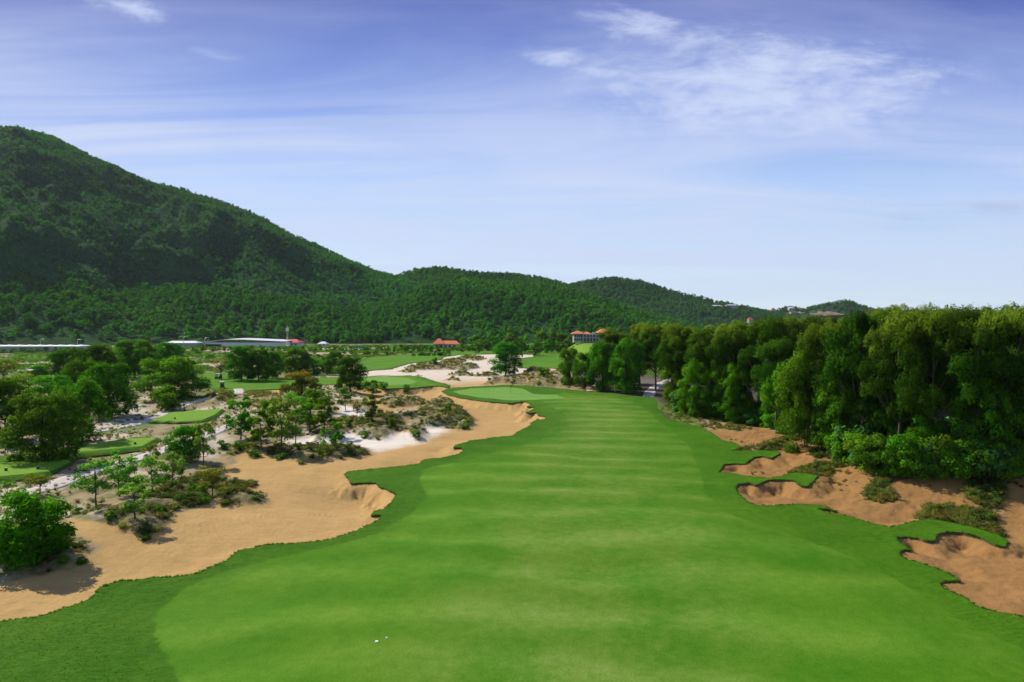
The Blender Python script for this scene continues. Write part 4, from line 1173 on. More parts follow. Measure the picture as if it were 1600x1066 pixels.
def hill(name, sil, R, F, mat, relief, rscale, canopies, spacing, size, seed, zf=0.0, under=1.0, power=1.15, bald=None):
    """sil: skyline as photo pixels; R(az), F(az): distance of ridge and foot"""
    sil = sorted(sil)
    px = np.array([s[0] for s in sil], float); py = np.array([s[1] for s in sil], float)
    na = int((px[-1] - px[0]) / 3.0)
    gx = np.linspace(px[0], px[-1], na)
    gy = np.interp(gx, px, py)
    k = np.hanning(9); k /= k.sum()
    gy = np.convolve(np.pad(gy, 4, 'edge'), k, 'valid')
    az = np.arctan2((gx - 800) / FPX, 1.0)
    Rr = np.interp(gx, [a for a, b in R], [b for a, b in R]) * (1 + 0.05 * fbm(gx / 140, gx * 0 + seed, 3, seed))
    Ff = np.interp(gx, [a for a, b in F], [b for a, b in F]) * (1 + 0.05 * fbm(gx / 90, gx * 0 + seed + 9, 3, seed + 2))
    # straight distances along the ground; tan of elevation from the pixel row
    el = np.array([ray(a, b)[2] / math.hypot(ray(a, b)[0], ray(a, b)[1]) for a, b in zip(gx, gy)])
    Zr = CAMZ + el * Rr - under
    nt_ = 150
    tt = np.concatenate([np.linspace(0, 1, 110), np.linspace(1.02, 1.9, 40)])
    def surf(u, t):
        """u: fractional column, t: 0 foot .. 1 ridge .. beyond"""
        i = np.clip(u, 0, na - 1.001)
        a = np.interp(i, np.arange(na), az); rr = np.interp(i, np.arange(na), Rr); ff = np.interp(i, np.arange(na), Ff); zr = np.interp(i, np.arange(na), Zr)
        r = ff + (rr - ff) * t
        X = r * np.sin(a); Y = r * np.cos(a)
        tc = np.clip(t, 0, 1)
        prof = tc ** power
        prof = 0.75 * prof + 0.25 * np.sin(prof * math.pi / 2)
        z = zf + (zr - zf) * prof
        beyond = np.clip(t - 1, 0, 1)
        z = z - (zr + 25) * 1.15 * beyond ** 1.3
        rel = relief * (fbm(X / rscale, Y / rscale, 5, seed + 3, 0.5) - 0.45 * np.abs(fbm(X / (rscale * 0.6), Y / (rscale * 0.6), 4, seed + 7)))
        rel = rel + relief * 0.34 * (0.3 - np.abs(fbm(X / (rscale * 0.33) + Y / (rscale * 1.2), Y / (rscale * 0.33), 3, seed + 27)))
        rel = rel * np.clip(zr / 300.0, 0.22, 1.0)
        z = z + rel * (np.clip(tc * 4, 0, 1) * np.clip((1 - tc) * 3.0, 0, 1) ** 0.8)
        return X, Y, z
    U, Tt = np.meshgrid(np.arange(na), tt, indexing='ij')
    X, Y, Z = surf(U.ravel().astype(float), Tt.ravel())
    n2 = len(tt)
    i = np.arange(na - 1)[:, None]; j = np.arange(n2 - 1)[None, :]
    a = (i * n2 + j).ravel()
    Q = np.stack([a, a + n2, a + n2 + 1, a + 1], 1)
    obj(name, new_mesh(name, np.column_stack([X, Y, Z]), Q=Q, smooth=True), mat, kind='structure')
    # forest
    g = np.random.default_rng(seed)
    area = np.sum((az[1:] - az[:-1]) * (Rr[1:] ** 2 - Ff[1:] ** 2) / 2) * 1.15
    n = int(abs(area) / spacing ** 2)
    u = g.uniform(0, na - 1.01, n); t = np.sqrt(g.uniform(0, 1, n)) * 1.03
    x, y, z = surf(u, t)
    dn = fbm(x / 60, y / 60, 3, seed + 11) + 0.3 * fbm(x / 18, y / 18, 2, seed + 13)
    sz = size[0] + (size[1] - size[0]) * np.clip(g.normal(0.4, 0.25, n) + dn * 0.6, 0, 1.2)
    foot = np.exp(-t * 6)
    sz = sz * (1 + size[2] * foot)
    keep = np.ones(n, bool)
    if bald is not None:
        keep = g.random(n) < np.clip(1.15 - bald * sst(-0.05, 0.3, fbm(x / 45, y / 45, 3, seed + 19)), 0, 1)
    nb = len(canopies)
    idx = g.integers(0, nb, n)
    w = sz * g.uniform(0.8, 1.2, n)
    sc = np.stack([w, w, sz * g.uniform(0.85, 1.25, n)], 1)
    pts = np.stack([x, y, z - 0.12 * sz], 1)
    return pts[keep], sc[keep], g.uniform(0, 6.28, n)[keep], idx[keep]

CAN = canopy('canopy_broad', 'leaf_hill', 5, 420, 0.15, lobes=10, lr=(0.2, 0.32))
CAN2 = canopy('canopy_scrub', 'leaf_hill2', 4, 260, 0.19, lobes=8, lr=(0.22, 0.34))
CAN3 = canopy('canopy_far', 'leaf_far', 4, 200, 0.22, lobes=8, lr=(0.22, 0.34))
TALL = canopy('canopy_tall', 'leaf_hill', 3, 520, 0.10, w=0.22, z0=0.30, lobes=12, lr=(0.16, 0.26))

mt = hill('mountain', [(-260,215),(-120,203),(-40,199),(0,198),(40,203),(85,215),(130,238),(180,262),(235,285),(290,297),(340,312),(390,330),(420,345),(460,368),(500,385),(540,405),(580,422),(620,434),(660,448),(720,468),(780,490),(820,505)],
          [(-260,1650),(0,1600),(300,1450),(620,1250),(820,1150)], [(-260,800),(0,800),(560,820),(820,900)], M['hill_scrub'], 70, 210, CAN2, 5.6, (3.2, 6.8, 0.3), 301, power=1.05, bald=0.35)
ft = hill('foothill', [(-260,384),(-100,388),(0,396),(60,400),(130,415),(200,446),(240,458),(280,449),(330,452),(400,460),(450,469),(520,479),(560,491),(600,508),(640,522)],
          [(-260,1050),(0,1040),(300,960),(640,860)], [(-260,770),(0,760),(640,740)], M['hill'], 26, 90, CAN, 5.4, (5.0, 9.5, 0.45), 311)
m1 = hill('back_ridge', [(540,470),(580,446),(620,434),(648,424),(690,421),(740,428),(800,430),(850,437),(890,448),(940,468),(1000,486),(1060,504),(1100,515)],
          [(540,1350),(1100,1350)], [(540,950),(1100,950)], M['hill'], 22, 90, CAN, 6.5, (5.2, 9.5, 0.1), 321)
m2 = hill('middle_hill', [(480,524),(520,508),(545,496),(580,480),(620,468),(660,452),(690,448),(720,441),(760,443),(800,444),(850,450),(900,461),(950,475),(990,490),(1030,506),(1080,524)],
          [(480,860),(700,1000),(1080,900)], [(480,740),(800,690),(1080,700)], M['hill'], 22, 80, CAN, 5.4, (5.0, 9.5, 0.6), 331)
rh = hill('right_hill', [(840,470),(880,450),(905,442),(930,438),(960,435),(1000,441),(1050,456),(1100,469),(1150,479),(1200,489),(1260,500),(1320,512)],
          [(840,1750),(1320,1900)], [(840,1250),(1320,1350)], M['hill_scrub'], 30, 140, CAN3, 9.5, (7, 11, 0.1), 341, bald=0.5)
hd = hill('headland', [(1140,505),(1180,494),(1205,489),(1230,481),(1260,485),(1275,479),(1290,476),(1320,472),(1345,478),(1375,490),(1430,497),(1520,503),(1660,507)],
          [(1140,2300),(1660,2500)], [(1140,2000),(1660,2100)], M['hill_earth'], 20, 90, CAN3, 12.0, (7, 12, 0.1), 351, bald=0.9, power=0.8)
def cat(*s):
    return [np.concatenate(k) for k in zip(*s)]
for nm, parts_, pr, lab in [('mountain_forest', mt, CAN2, 'low green scrub forest covering the high mountain on the left'),
                            ('foothill_forest', ft, CAN, 'bright green forest on the low spurs below the mountain'),
                            ('ridge_forest', m1, CAN, 'forest along the back ridge in the middle'),
                            ('middle_hill_forest', m2, CAN, 'dense dark green forest on the rounded middle hill'),
                            ('right_hill_forest', rh, CAN3, 'bluish green forest on the farther hill right of the middle'),
                            ('headland_forest', hd, CAN3, 'thin dark cover on the far headland at the right')]:
    print(nm, len(parts_[0]))
    scatter(nm, *parts_, pr, kind='stuff', label=lab, category='forest')

# ---------------------------------------------------------------- dune grass, heath, edge grass
def tuft_mesh(name, seed, n, w=0.06, spread=0.55, up=1.0):
    g = np.random.default_rng(seed)
    a = g.uniform(0, 6.28, n); r0 = g.uniform(0, 0.28, n); lean = g.uniform(0.05, 1.0, n) * spread
    h = g.uniform(0.55, 1.0, n) * up
    b = np.stack([np.cos(a) * r0, np.sin(a) * r0, np.zeros(n) - 0.05], 1)
    a2 = a + g.normal(0, 0.5, n)
    d = np.stack([np.cos(a2), np.sin(a2), np.zeros(n)], 1)
    s = np.stack([-np.sin(a2), np.cos(a2), np.zeros(n)], 1) * w / 2
    m = b + d * (lean * 0.4)[:, None]; m[:, 2] = h * 0.62
    t = b + d * lean[:, None]; t[:, 2] = h * (1 - 0.35 * lean)
    V = np.stack([b - s, b + s, m + s * 0.8, m - s * 0.8, t], 1)
    i = np.arange(n) * 5
    Q = np.stack([i, i + 1, i + 2, i + 3], 1); T = np.stack([i + 3, i + 2, i + 4], 1)
    return new_mesh(name, V.reshape(-1, 3), T=T, Q=Q, attrs={'tint': np.repeat(g.uniform(0, 1, n), 5), 'nr': np.tile(np.array([[0, 0, 1.0]]), (n * 5, 1)) + 0.5 * np.repeat(d, 5, 0)})
def tufts(key, mat, count, **kw):
    out = []
    for i in range(count):
        me = tuft_mesh(key, 40 + i, **kw); me.materials.append(M[mat])
        out.append(proto('%s_%02d' % (key, i), me))
    return out
T_STRAW = tufts('dune_grass', 'straw', 3, n=70, w=0.05, spread=0.8)
T_BLADE = tufts('turf_tuft', 'blade', 3, n=40, w=0.09, spread=0.9)
T_HEATH = canopy('heath', 'heath', 3, 420, 0.13, w=0.62, z0=0.0, lobes=9, lr=(0.2, 0.34))
T_GREENH = canopy('heath_green', 'leaf_mid', 2, 260, 0.16, w=0.6, z0=0.0, lobes=9, lr=(0.2, 0.34))
def sample_box(n, x0, x1, y0, y1):
    return RNG.uniform(x0, x1, n), RNG.uniform(y0, y1, n)
straw = []; heath = []
for p, h, dk in ISL:
    a0 = p.min(0) - 1; a1 = p.max(0) + 1
    D = p[:, 1].mean()
    den = 5.0 if a0[0] > 15 and D < 110 else 3.0 if D < 110 else (1.0 if D < 170 else 0.45)
    n = int((a1[0] - a0[0]) * (a1[1] - a0[1]) * den)
    x, y = sample_box(n, a0[0], a1[0], a0[1], a1[1])
    f = terrain(x, y)
    patch = fbm(x / 2.2, y / 2.2, 3, 301)
    k = (f['cover'] > 0.45) & (f['dG'] > 0.1) & (patch > (-0.4 if a0[0] > 15 else -0.06))
    x = x[k]; y = y[k]; z = f['zs'][k]; pt = patch[k]
    isdark = RNG.random(len(x)) < np.clip(dk + pt * 1.2 - 0.15, 0.05, 0.95)
    far = 1.0 if D < 170 else 1.5
    for sel, L, s0, s1 in ((~isdark, straw, 0.35, 0.8), (isdark, heath, 0.35, 0.85)):
        s = RNG.uniform(s0, s1, sel.sum()) * far
        L.append((np.stack([x[sel], y[sel], z[sel]], 1), s))
# thin growth over the open scrub between the trees on the left
x, y = sample_box(16000, -150, 12, 48, 240)
f = terrain(x, y)
nn = fbm(x / 9, y / 9, 4, 201)
k = (f['dG'] > 0.5) & (f['dS'] > 0.0) & (nn + 0.5 * vn(x, y, 3) > -0.05) & (np.abs(x / y) < 0.85)
sel = RNG.random(len(x)) < 0.65
straw.append((np.stack([x, y, f['zs']], 1)[k & sel], RNG.uniform(0.25, 0.6, (k & sel).sum())))
heath.append((np.stack([x, y, f['zs']], 1)[k & ~sel], RNG.uniform(0.25, 0.65, (k & ~sel).sum())))
# and between the wood and the fairway on the right
x, y = sample_box(3000, 20, 75, 60, 150)
f = terrain(x, y)
nn = fbm(x / 5, y / 5, 4, 221)
k = (f['dG'] > 0.3) & ((f['dS'] > 0.4) | (nn > 0.33))
straw.append((np.stack([x, y, f['zs']], 1)[k], RNG.uniform(0.2, 0.5, k.sum())))
# field growth in the plain
x, y = sample_box(20000, -330, 120, 240, 640)
f = terrain(x, y)
k = (f['dG'] > 1) & (f['dS'] > 0.5) & (fbm(x / 60, y / 14, 4, 207) + 0.6 * vn(x / 6, y / 6, 4) < 0.10) & (np.abs(x / y) < 0.85)
plainp = np.stack([x, y, f['zs']], 1)[k]
def put_scatter(name, L, protos, zs, **props):
    pts = np.concatenate([a for a, b in L]); s = np.concatenate([b for a, b in L])
    n = len(pts)
    print(name, n)
    sc = np.stack([s * RNG.uniform(0.9, 1.5, n), s * RNG.uniform(0.9, 1.5, n), s * zs], 1)
    scatter(name, pts, sc, RNG.uniform(0, 6.28, n), RNG.integers(0, len(protos), n), protos, **props)
put_scatter('dune_grass', straw, T_STRAW, 0.9, kind='stuff', label='straw coloured dune grass on the sandy mounds', category='grass')
put_scatter('heath', heath, T_HEATH, 0.75, kind='stuff', label='dark low heath on the sandy mounds', category='heath')
put_scatter('field_growth', [(plainp, RNG.uniform(0.8, 2.2, len(plainp)))], T_GREENH, 0.6, kind='stuff', label='rank green growth over the plain', category='ground cover')
E = EDGE[(np.hypot(EDGE[:, 0], EDGE[:, 1]) < 210)]
E = E[RNG.random(len(E)) < 0.7 * np.clip(np.hypot(E[:, 0], E[:, 1]) / 90, 0.25, 1)]
ds = np.full(len(E), 14.0)
E = E + RNG.normal(0, 0.05, E.shape) * np.array([1, 1, 0]) - np.array([0, 0, 0.05])
rough_pts = [(E, RNG.uniform(0.07, 0.2, len(E)))]
u = RNG.uniform(-0.82, 0.82, 110000); yy = 32 + 80 * RNG.random(110000) ** 1.1
x = u * yy; y = yy
f = terrain(x, y)
k = (f['dG'] < -0.1) & (f['mown'] > np.where(x < 0, 0.4, 3.0) + 2.0 * RNG.random(len(x)) ** 2)
rough_pts.append((np.stack([x, y, f['zg'] - 0.02], 1)[k], RNG.uniform(0.035, 0.07, k.sum())))
put_scatter('rough_tufts', rough_pts, T_BLADE, 0.9, kind='stuff', label='longer grass tufts of the rough and along the turf edge', category='grass')

# ---------------------------------------------------------------- buildings and small things
def at(px, py, z=None):
    x, y, zz, D = hit(px, py)
    return x, y, (zz if z is None else z), y / FPX      # last: metres per photo pixel
# long white roofed shed at the far left
def long_shed():
    x0, y0, z0, k = at(-40, 551); x1, y1, z1, k1 = at(130, 551)
    cx, cy = (x0 + x1) / 2, (y0 + y1) / 2 + 6
    L = math.hypot(x1 - x0, y1 - y0)
    t = thing('long_shed', (cx, cy, 0), 'long low shed with a continuous pale roof below the mountain at the far left', 'shed')
    b = MB(); b.box((0, 0, 2.2), (L, 14, 4.4)); b.build('wall', M['grey_wall'], t)
    r = MB(); n = int(L / 7)
    for i in range(n):
        r.hip((-L / 2 + (i + 0.5) * L / n, 0, 4.4), L / n - 0.15, 15, 0.9, 0.4, 0.0, 0.12)
    r.build('roof', M['white_roof'], t)
    for i in range(4):
        w = MB(); w.box((L / 2 - 4 - i * 4.2, -7.05, 2.6), (2.0, 0.2, 2.2)); w.build('window', M['dark'], t)
    f = thing('long_fence', (cx, cy - 16, 0), 'low brown earth and board fence in front of the long pale shed', 'fence')
    q = MB(); q.box((0, 0, 0.6), (L, 0.3, 1.2)); q.build('board', M['earth'], f)
    q = MB()
    for i in range(int(L / 6)):
        q.box((-L / 2 + i * 6, -0.3, 0.7), (0.25, 0.25, 1.5))
    q.build('posts', M['bark'], f)
long_shed()
def barn():
    x0, y0, z0, k = at(311, 545); x1, y1, z1, k1 = at(436, 545)
    y0 += 40; y1 = y0; L = (x1 - x0) * y0 / (y0 - 40)
    cx = (x0 + x1) / 2 * y0 / (y0 - 40)
    t = thing('warehouse', (cx, y0 + 20, 0), 'wide white warehouse with a low curved sheet roof at the foot of the hills', 'warehouse')
    H = (545 - 530.5) * k * 1.06
    b = MB(); pts = []
    b.box((0, 0, H * 0.26), (L, 40, H * 0.52)); b.build('wall', M['white_wall'], t)
    r = MB(); n = 24; vs = []; fs = []
    for i in range(n + 1):
        u = i / n; X = -L / 2 + L * u
        zt = H * (0.55 + 0.45 * math.sin(min(1, u * 1.55 + 0.10) * math.pi / 2) * (1 - 0.62 * max(0, u - 0.35) / 0.65))
        vs += [(X, -20.6, zt - 1.0), (X, -20.6, zt - 0.6), (X, 8, zt), (X, 21, zt - 1.2)]
    for i in range(n):
        a = i * 4
        for j in range(3):
            fs.append((a + j, a + 4 + j, a + 5 + j, a + 1 + j))
    r.add(vs, fs); r.build('roof', M['white_roof'], t)
    d = MB(); d.box((-L / 2 + 12, -20.1, H * 0.18), (14, 0.3, H * 0.3)); d.build('doorway', M['dark'], t)
    x0, y0, z0, k = at(254, 545)
    t = thing('low_shed', (x0 + 3, y0 + 30, 0), 'small low white roofed shed left of the wide warehouse', 'shed')
    b = MB(); b.box((0, 0, 2), (26, 10, 4)); b.build('wall', M['grey_wall'], t)
    r = MB(); r.hip((0, 0, 4), 26, 10, 1.6, 20, 1.0, 0.3); r.build('roof', M['white_roof'], t)
barn()
def house(px, base, w_px, h_px, label, roof='terracotta', wall='white_wall', ridge=0.4, cat='house', name='house', depth=10.0, push=0.0, nwin=3, z=None):
    x, y, zz, k = at(px, base, z)
    if push:
        s = (y + push) / y; x *= s; y += push; k *= s
    if z is not None:
        d = ray(px, base)
        y = push; x = d[0] / d[1] * y; k = y / FPX; zz = CAMZ + d[2] / d[1] * y
    W = w_px * k; H = h_px * k
    t = thing(name, (x, y, zz), label, cat)
    wz = H * 0.55
    b = MB(); b.box((0, 0, wz / 2 - 1), (W * 0.86, depth, wz + 2)); b.build('wall', M[wall], t)
    for i in range(nwin):
        q = MB(); q.box((W * 0.8 * ((i + .5) / nwin - .5), -depth / 2 - 0.03, wz * 0.5), (W * 0.8 / nwin * 0.45, 0.12, wz * 0.45)); q.build('window', M['dark'], t)
    r = MB(); r.hip((0, 0, wz), W * 0.86, depth, H - wz, W * ridge, W * 0.07, 0.3); r.build('roof', M[roof], t)
    return t, W, H, wz
house(458, 541, 28, 11, 'red roofed house at the right end of the white warehouse', 'red_roof', depth=16, nwin=4)
house(443, 536, 9, 6, 'tiny pale house peeping over the red roofed house', 'red_roof', push=60, depth=8, nwin=1)
house(505, 541, 14, 7, 'small grey roofed house hidden among the belt of small trees', 'white_roof', depth=9, nwin=2)
house(516, 536, 12, 5, 'dull red roofed hut behind the belt of small trees', 'red_roof', depth=9, push=40, nwin=1)
# orange roofed pavilion
def pavilion():
    x, y, z, k = at(697, 545)
    t = thing('pavilion', (x, y, z), 'low pavilion with a two part orange tiled roof beyond the far fairway', 'pavilion')
    W = 40 * k
    b = MB(); b.box((0, 0, 1.9), (W * 0.82, 9, 3.8)); b.build('wall', M['white_wall'], t)
    r = MB(); r.hip((W * 0.10, 0, 3.8), W * 0.80, 10, 2.6, W * 0.60, 0.8, 0.35); r.build('roof', M['terracotta'], t)
    r = MB(); r.hip((-W * 0.26, -1.5, 4.0), W * 0.40, 11, 4.3, 1.5, 0.9, 0.35); r.build('roof', M['terracotta'], t)
    for i in range(5):
        q = MB(); q.box((-W * 0.34 + i * W * 0.17, -4.58, 1.7), (W * 0.10, 0.15, 2.2)); q.build('window', M['dark'], t)
    for i in range(6):
        q = MB(); q.box((-W * 0.42 + i * W * 0.168, -5.6, 1.9), (0.35, 0.35, 3.8)); q.build('column', M['white'], t)
pavilion()
# clubhouse
M['stone'] = simple('pale_grey_stone', (0.38, 0.39, 0.38), 0.8, var=0.12)
def clubhouse():
    d = ray(922, 533); y = 430.0; x = d[0] / d[1] * y; k = y / FPX; z = CAMZ + d[2] / d[1] * y
    t = thing('clubhouse', (x, y, z), 'two storey clubhouse with three orange hip roofs and a white colonnade on a green bank', 'clubhouse')
    t.scale = (0.94, 1, 0.64)
    def X(px): return (px - 922) * k
    b = MB(); b.box((X(903), 6, 2.6), (15 * k, 9, 8.6)); b.build('wall', M['grey_wall'], t)
    b = MB(); b.box((X(945), 6, 3.1), (12 * k, 10, 9.6)); b.build('wall', M['grey_wall'], t)
    b = MB(); b.box((X(925), 8, 2.4), (30 * k, 8, 8.0)); b.build('wall', M['grey_wall'], t)
    r = MB(); r.hip((X(903), 6, 7.2), 16 * k, 10, 2.9, 0.8, 1.2, 0.3); r.build('roof', M['terracotta'], t)
    r = MB(); r.hip((X(919), 9, 7.0), 10 * k, 9, 2.0, 1.0, 0.8, 0.3); r.build('roof', M['terracotta'], t)
    r = MB(); r.hip((X(945.5), 6, 8.4), 15 * k, 11, 3.6, 2.0, 1.2, 0.3); r.build('roof', M['terracotta'], t)
    f = MB(); f.box((X(924), 2, 3.1), (27 * k, 4.5, 0.35)); f.build('balcony', M['stone'], t)
    f = MB(); f.box((X(924), 2, 6.5), (27 * k, 4.5, 0.35)); f.build('eaves', M['stone'], t)
    rail = MB(); rail.box((X(924), -0.3, 4.2), (27 * k, 0.1, 0.12))
    for i in range(28):
        rail.box((X(911 + i), -0.3, 3.75), (0.07, 0.07, 0.9))
    rail.build('railing', M['stone'], t)
    for i in range(6):
        q = MB(); q.box((X(911.5 + i * 5.1), 0.0, 2.4), (0.45, 0.45, 8.2)); q.build('column', M['stone'], t)
    for row_, zz in ((0, 1.2), (1, 4.9)):
        for i in range(5):
            q = MB(); q.box((X(914 + i * 5.1), 3.9, zz), (3.8 * k, 0.15, 2.3)); q.build('window', M['dark'], t)
    for zz in (1.4, 5.0):
        for i in range(4):
            q = MB(); q.box((X(897.7 + i * 3.5), 1.45, zz), (2.3 * k, 0.15, 2.2)); q.build('window', M['dark'], t)
    q = MB(); q.tube([(X(931), 8, 6.4), (X(931), 8, 8.6)], [1.0, 1.0], 10); q.tube([(X(929), 8, 6.4), (X(929), 8, 8.0)], [.8, .8], 10); q.build('roof_tank', M['steel'], t)
    # the bank it stands on
    g = MB(); n = 20; vs = []; fs = []
    for i in range(n + 1):
        a = i / n
        xx = X(880) + (X(985) - X(880)) * a
        hh = math.sin(min(1, a * 3) * math.pi / 2) * min(1, (1 - a) * 6)
        vs += [(x + xx, y - 60, 0.2), (x + xx, y - 42, z * 0.35 * hh), (x + xx, y - 12, (z - 1.3) * hh), (x + xx, y + 18, (z - 1.2) * hh), (x + xx, y + 45, 0.2)]
    for i in range(n):
        for j in range(4):
            a = i * 5 + j; fs.append((a, a + 5, a + 6, a + 1))
    g.add(vs, fs); o = g.build('clubhouse_bank', M['tee'], None, True, kind='structure')
clubhouse()
# villas on the far hill and the ridge
def far_villa(px, py, D, w_px, label, roof='white_roof', h=3.4, name='villa'):
    d = ray(px, py); y = D; x = d[0] / d[1] * y; z = CAMZ + d[2] / d[1] * y; k = y / FPX
    t = thing(name, (x, y, z), label, 'villa', rz=0.1)
    W = w_px * k
    b = MB(); b.box((0, 0, h * 0.15), (W * 0.9, 10, h * 0.9)); b.box((W * 0.1, -2, -h * 0.7), (W * 0.6, 8, h * 1.6)); b.build('wall', M['grey_wall'], t)
    r = MB(); r.hip((0, 0, h * 0.6), W * 0.9, 10, h * 0.55, W * 0.45, W * 0.05, 0.4); r.build('roof', M[roof], t)
    for i in range(5):
        q = MB(); q.box((W * 0.8 * ((i + .5) / 5 - .5), -5.1, h * 0.15), (W * 0.1, 0.2, h * 0.45)); q.build('window', M['dark'], t)
far_villa(1119, 479.5, 1640, 19, 'left of two pale roofed villas near the top of the farther hill')
far_villa(1143, 478.5, 1660, 20, 'right of two pale roofed villas near the top of the farther hill')
far_villa(1208, 489, 1960, 7, 'small white house on the saddle between the farther hill and the headland', 'terracotta', 12)
far_villa(1236, 484, 1960, 9, 'pale ochre house on the headland cutting right of the white house', 'white_roof', 7)
far_villa(1172, 503, 1300, 7, 'red roofed house showing between treetops and the farther hill', 'red_roof', 7)
# bare cuttings of the headland
for i, (a, b, w, h) in enumerate([(1247, 487, 26, 4), (1296, 489, 48, 6), (1340, 490, 24, 5)]):
    D = 1950; d = ray(a, b); y = D; x = d[0] / d[1] * y; z = CAMZ + d[2] / d[1] * y; k = y / FPX
    n = 26; vs = []; fs = []
    for j in range(n + 1):
        u = j / n; e = math.sin(u * math.pi) ** 0.5
        for m in range(5):
            v = m / 4
            vs.append((x + (u - .5) * w * k, y + (v * 30) + 14 * float(vn(np.array([u * 9.0]), np.array([v * 3.0 + i]), 3)[0]), z + (v - .5) * h * k * e + 5 * float(vn(np.array([u * 6.0]), np.array([v + i * 7.0]), 4)[0]) - abs(u - .5) * 8))
    for j in range(n):
        for m in range(4):
            q = j * 5 + m; fs.append((q, q + 5, q + 6, q + 1))
    mb = MB(); mb.add(vs, fs); mb.build('earth_cutting', M['earth'], None, True, kind='structure')

def golf_cart(px, py, label, rz):
    x, y, z, k = at(px, py)
    t = thing('golf_cart', (x, y, z), label, 'golf cart', 'golf carts on the lawn', rz)
    b = MB()
    b.prism([(-0.55, -1.15), (0.55, -1.15), (0.58, 0.7), (0.45, 1.15), (-0.45, 1.15), (-0.58, 0.7)], 0.28, 0.5)
    b.prism([(-0.52, 0.62), (0.52, 0.62), (0.42, 1.15), (-0.42, 1.15)], 0.5, 0.82)
    b.prism([(-0.55, -1.15), (0.55, -1.15), (0.55, -0.25), (-0.55, -0.25)], 0.5, 0.72)
    b.build('body', M['cart_dark'], t)
    r = MB(); r.prism([(-0.58, -1.05), (0.58, -1.05), (0.6, 0.75), (0.5, 0.9), (-0.5, 0.9), (-0.6, 0.75)], 1.80, 1.90)
    r.prism([(-0.5, -0.9), (0.5, -0.9), (0.5, 0.7), (-0.5, 0.7)], 1.90, 1.94); r.build('roof', M['cart_white'], t)
    for sx in (-1, 1):
        for a, c in (((sx * .5, .75, .8), (sx * .52, .6, 1.82)), ((sx * .5, -.95, .7), (sx * .52, -.9, 1.82))):
            q = MB(); q.tube([a, c], [0.025, 0.025], 6); q.build('roof_post', M['cart_dark'], t)
        for yy in (-0.8, 0.8):
            q = MB(); q.tube([(sx * .46, yy, .24), (sx * .62, yy, .24)], [0.24, 0.24], 14); wh = q.build('wheel', M['rubber'], t)
            q = MB(); q.tube([(sx * .60, yy, .24), (sx * .635, yy, .24)], [0.11, 0.11], 10); q.build('rim', M['steel'], wh)
    q = MB(); q.box((0, -0.35, 0.80), (1.0, 0.5, 0.14)); q.box((0, -0.62, 1.05), (1.0, 0.12, 0.42)); q.build('seat', M['seat'], t)
    q = MB(); q.box((0, 0.70, 1.3), (0.96, 0.03, 0.75)); q.build('windscreen', M['steel'], t)
    q = MB(); q.tube([(-.28, .6, .8), (-.28, .36, 1.05)], [.02, .02], 6)
    for i in range(12):
        a0 = i / 12 * 6.283; a1 = (i + 1) / 12 * 6.283
        q.tube([(-.28 + .16 * math.cos(a0), .36 + .1 * math.sin(a0), 1.05 + .12 * math.sin(a0)), (-.28 + .16 * math.cos(a1), .36 + .1 * math.sin(a1), 1.05 + .12 * math.sin(a1))], [.015, .015], 5, False)
    q.build('steering_wheel', M['rubber'], t)
    q = MB(); q.tube([(-.2, -1.05, .72), (-.2, -1.25, 1.45)], [.13, .16], 8); q.tube([(.2, -1.05, .72), (.2, -1.25, 1.45)], [.13, .16], 8); q.build('golf_bags', M['cart_dark'], t)
golf_cart(347, 606.5, 'golf cart with cream roof facing away on the lawn near the pale path', 0.45)
golf_cart(341, 593, 'golf cart parked side on under the thin crooked tree', 1.35)
def flagstick(px, py, label):
    x, y, z, k = at(px, py)
    t = thing('flagstick', (x, y, z), label, 'flagstick')
    q = MB(); q.tube([(0, 0, -0.1), (0, 0, 2.2)], [0.04, 0.03], 8); q.build('pole', M['pole_dark'], t)
    q = MB(); vs = []; fs = []
    for i in range(7):
        X = i / 6 * 0.5; yy = 0.05 * math.sin(i * 1.1)
        vs += [(X, yy, 2.2 - 0.02 * i), (X, yy, 1.85 + 0.02 * i), (X, yy + .012, 1.85 + 0.02 * i), (X, yy + .012, 2.2 - .02 * i)]
    for i in range(6):
        a = i * 4
        for j in range(4):
            fs.append((a + j, a + 4 + j, a + 4 + (j + 1) % 4, a + (j + 1) % 4))
    q.add(vs, fs); q.build('flag', M['flag'], t)
flagstick(798, 615, 'dark flagstick standing on the putting green at the end of the fairway')
def lamp(px, base, top, label, arms=1, name='lamp_post', group=None):
    x, y, z, k = at(px, base)
    H = (base - top) * k
    t = thing(name, (x, y, z), label, 'lamp post', group)
    q = MB(); q.tube([(0, 0, 0), (0, 0, H)], [0.22, 0.14], 8); q.build('pole', M['steel'], t)
    for s in ((1,) if arms == 1 else (-1, 1)):
        q = MB(); q.tube([(0, 0, H), (s * 1.0, 0, H + 0.5), (s * 2.2, 0, H + 0.6)], [.1, .09, .08], 6); ar = q.build('arm', M['steel'], t)
        q = MB(); q.box((s * 2.5, 0, H + 0.55), (1.5, 0.6, 0.25)); q.build('lamp_head', M['white'], t)
lamp(63, 548, 531, 'pale lamp post above the long white roof, left of two')
lamp(121, 548, 532, 'pale lamp post near the right end of the long white roof')
lamp(287, 546, 527, 'double armed lamp post left of the white warehouse', 2)
lamp(320, 546, 529, 'faint lamp post at the left end of the white warehouse')
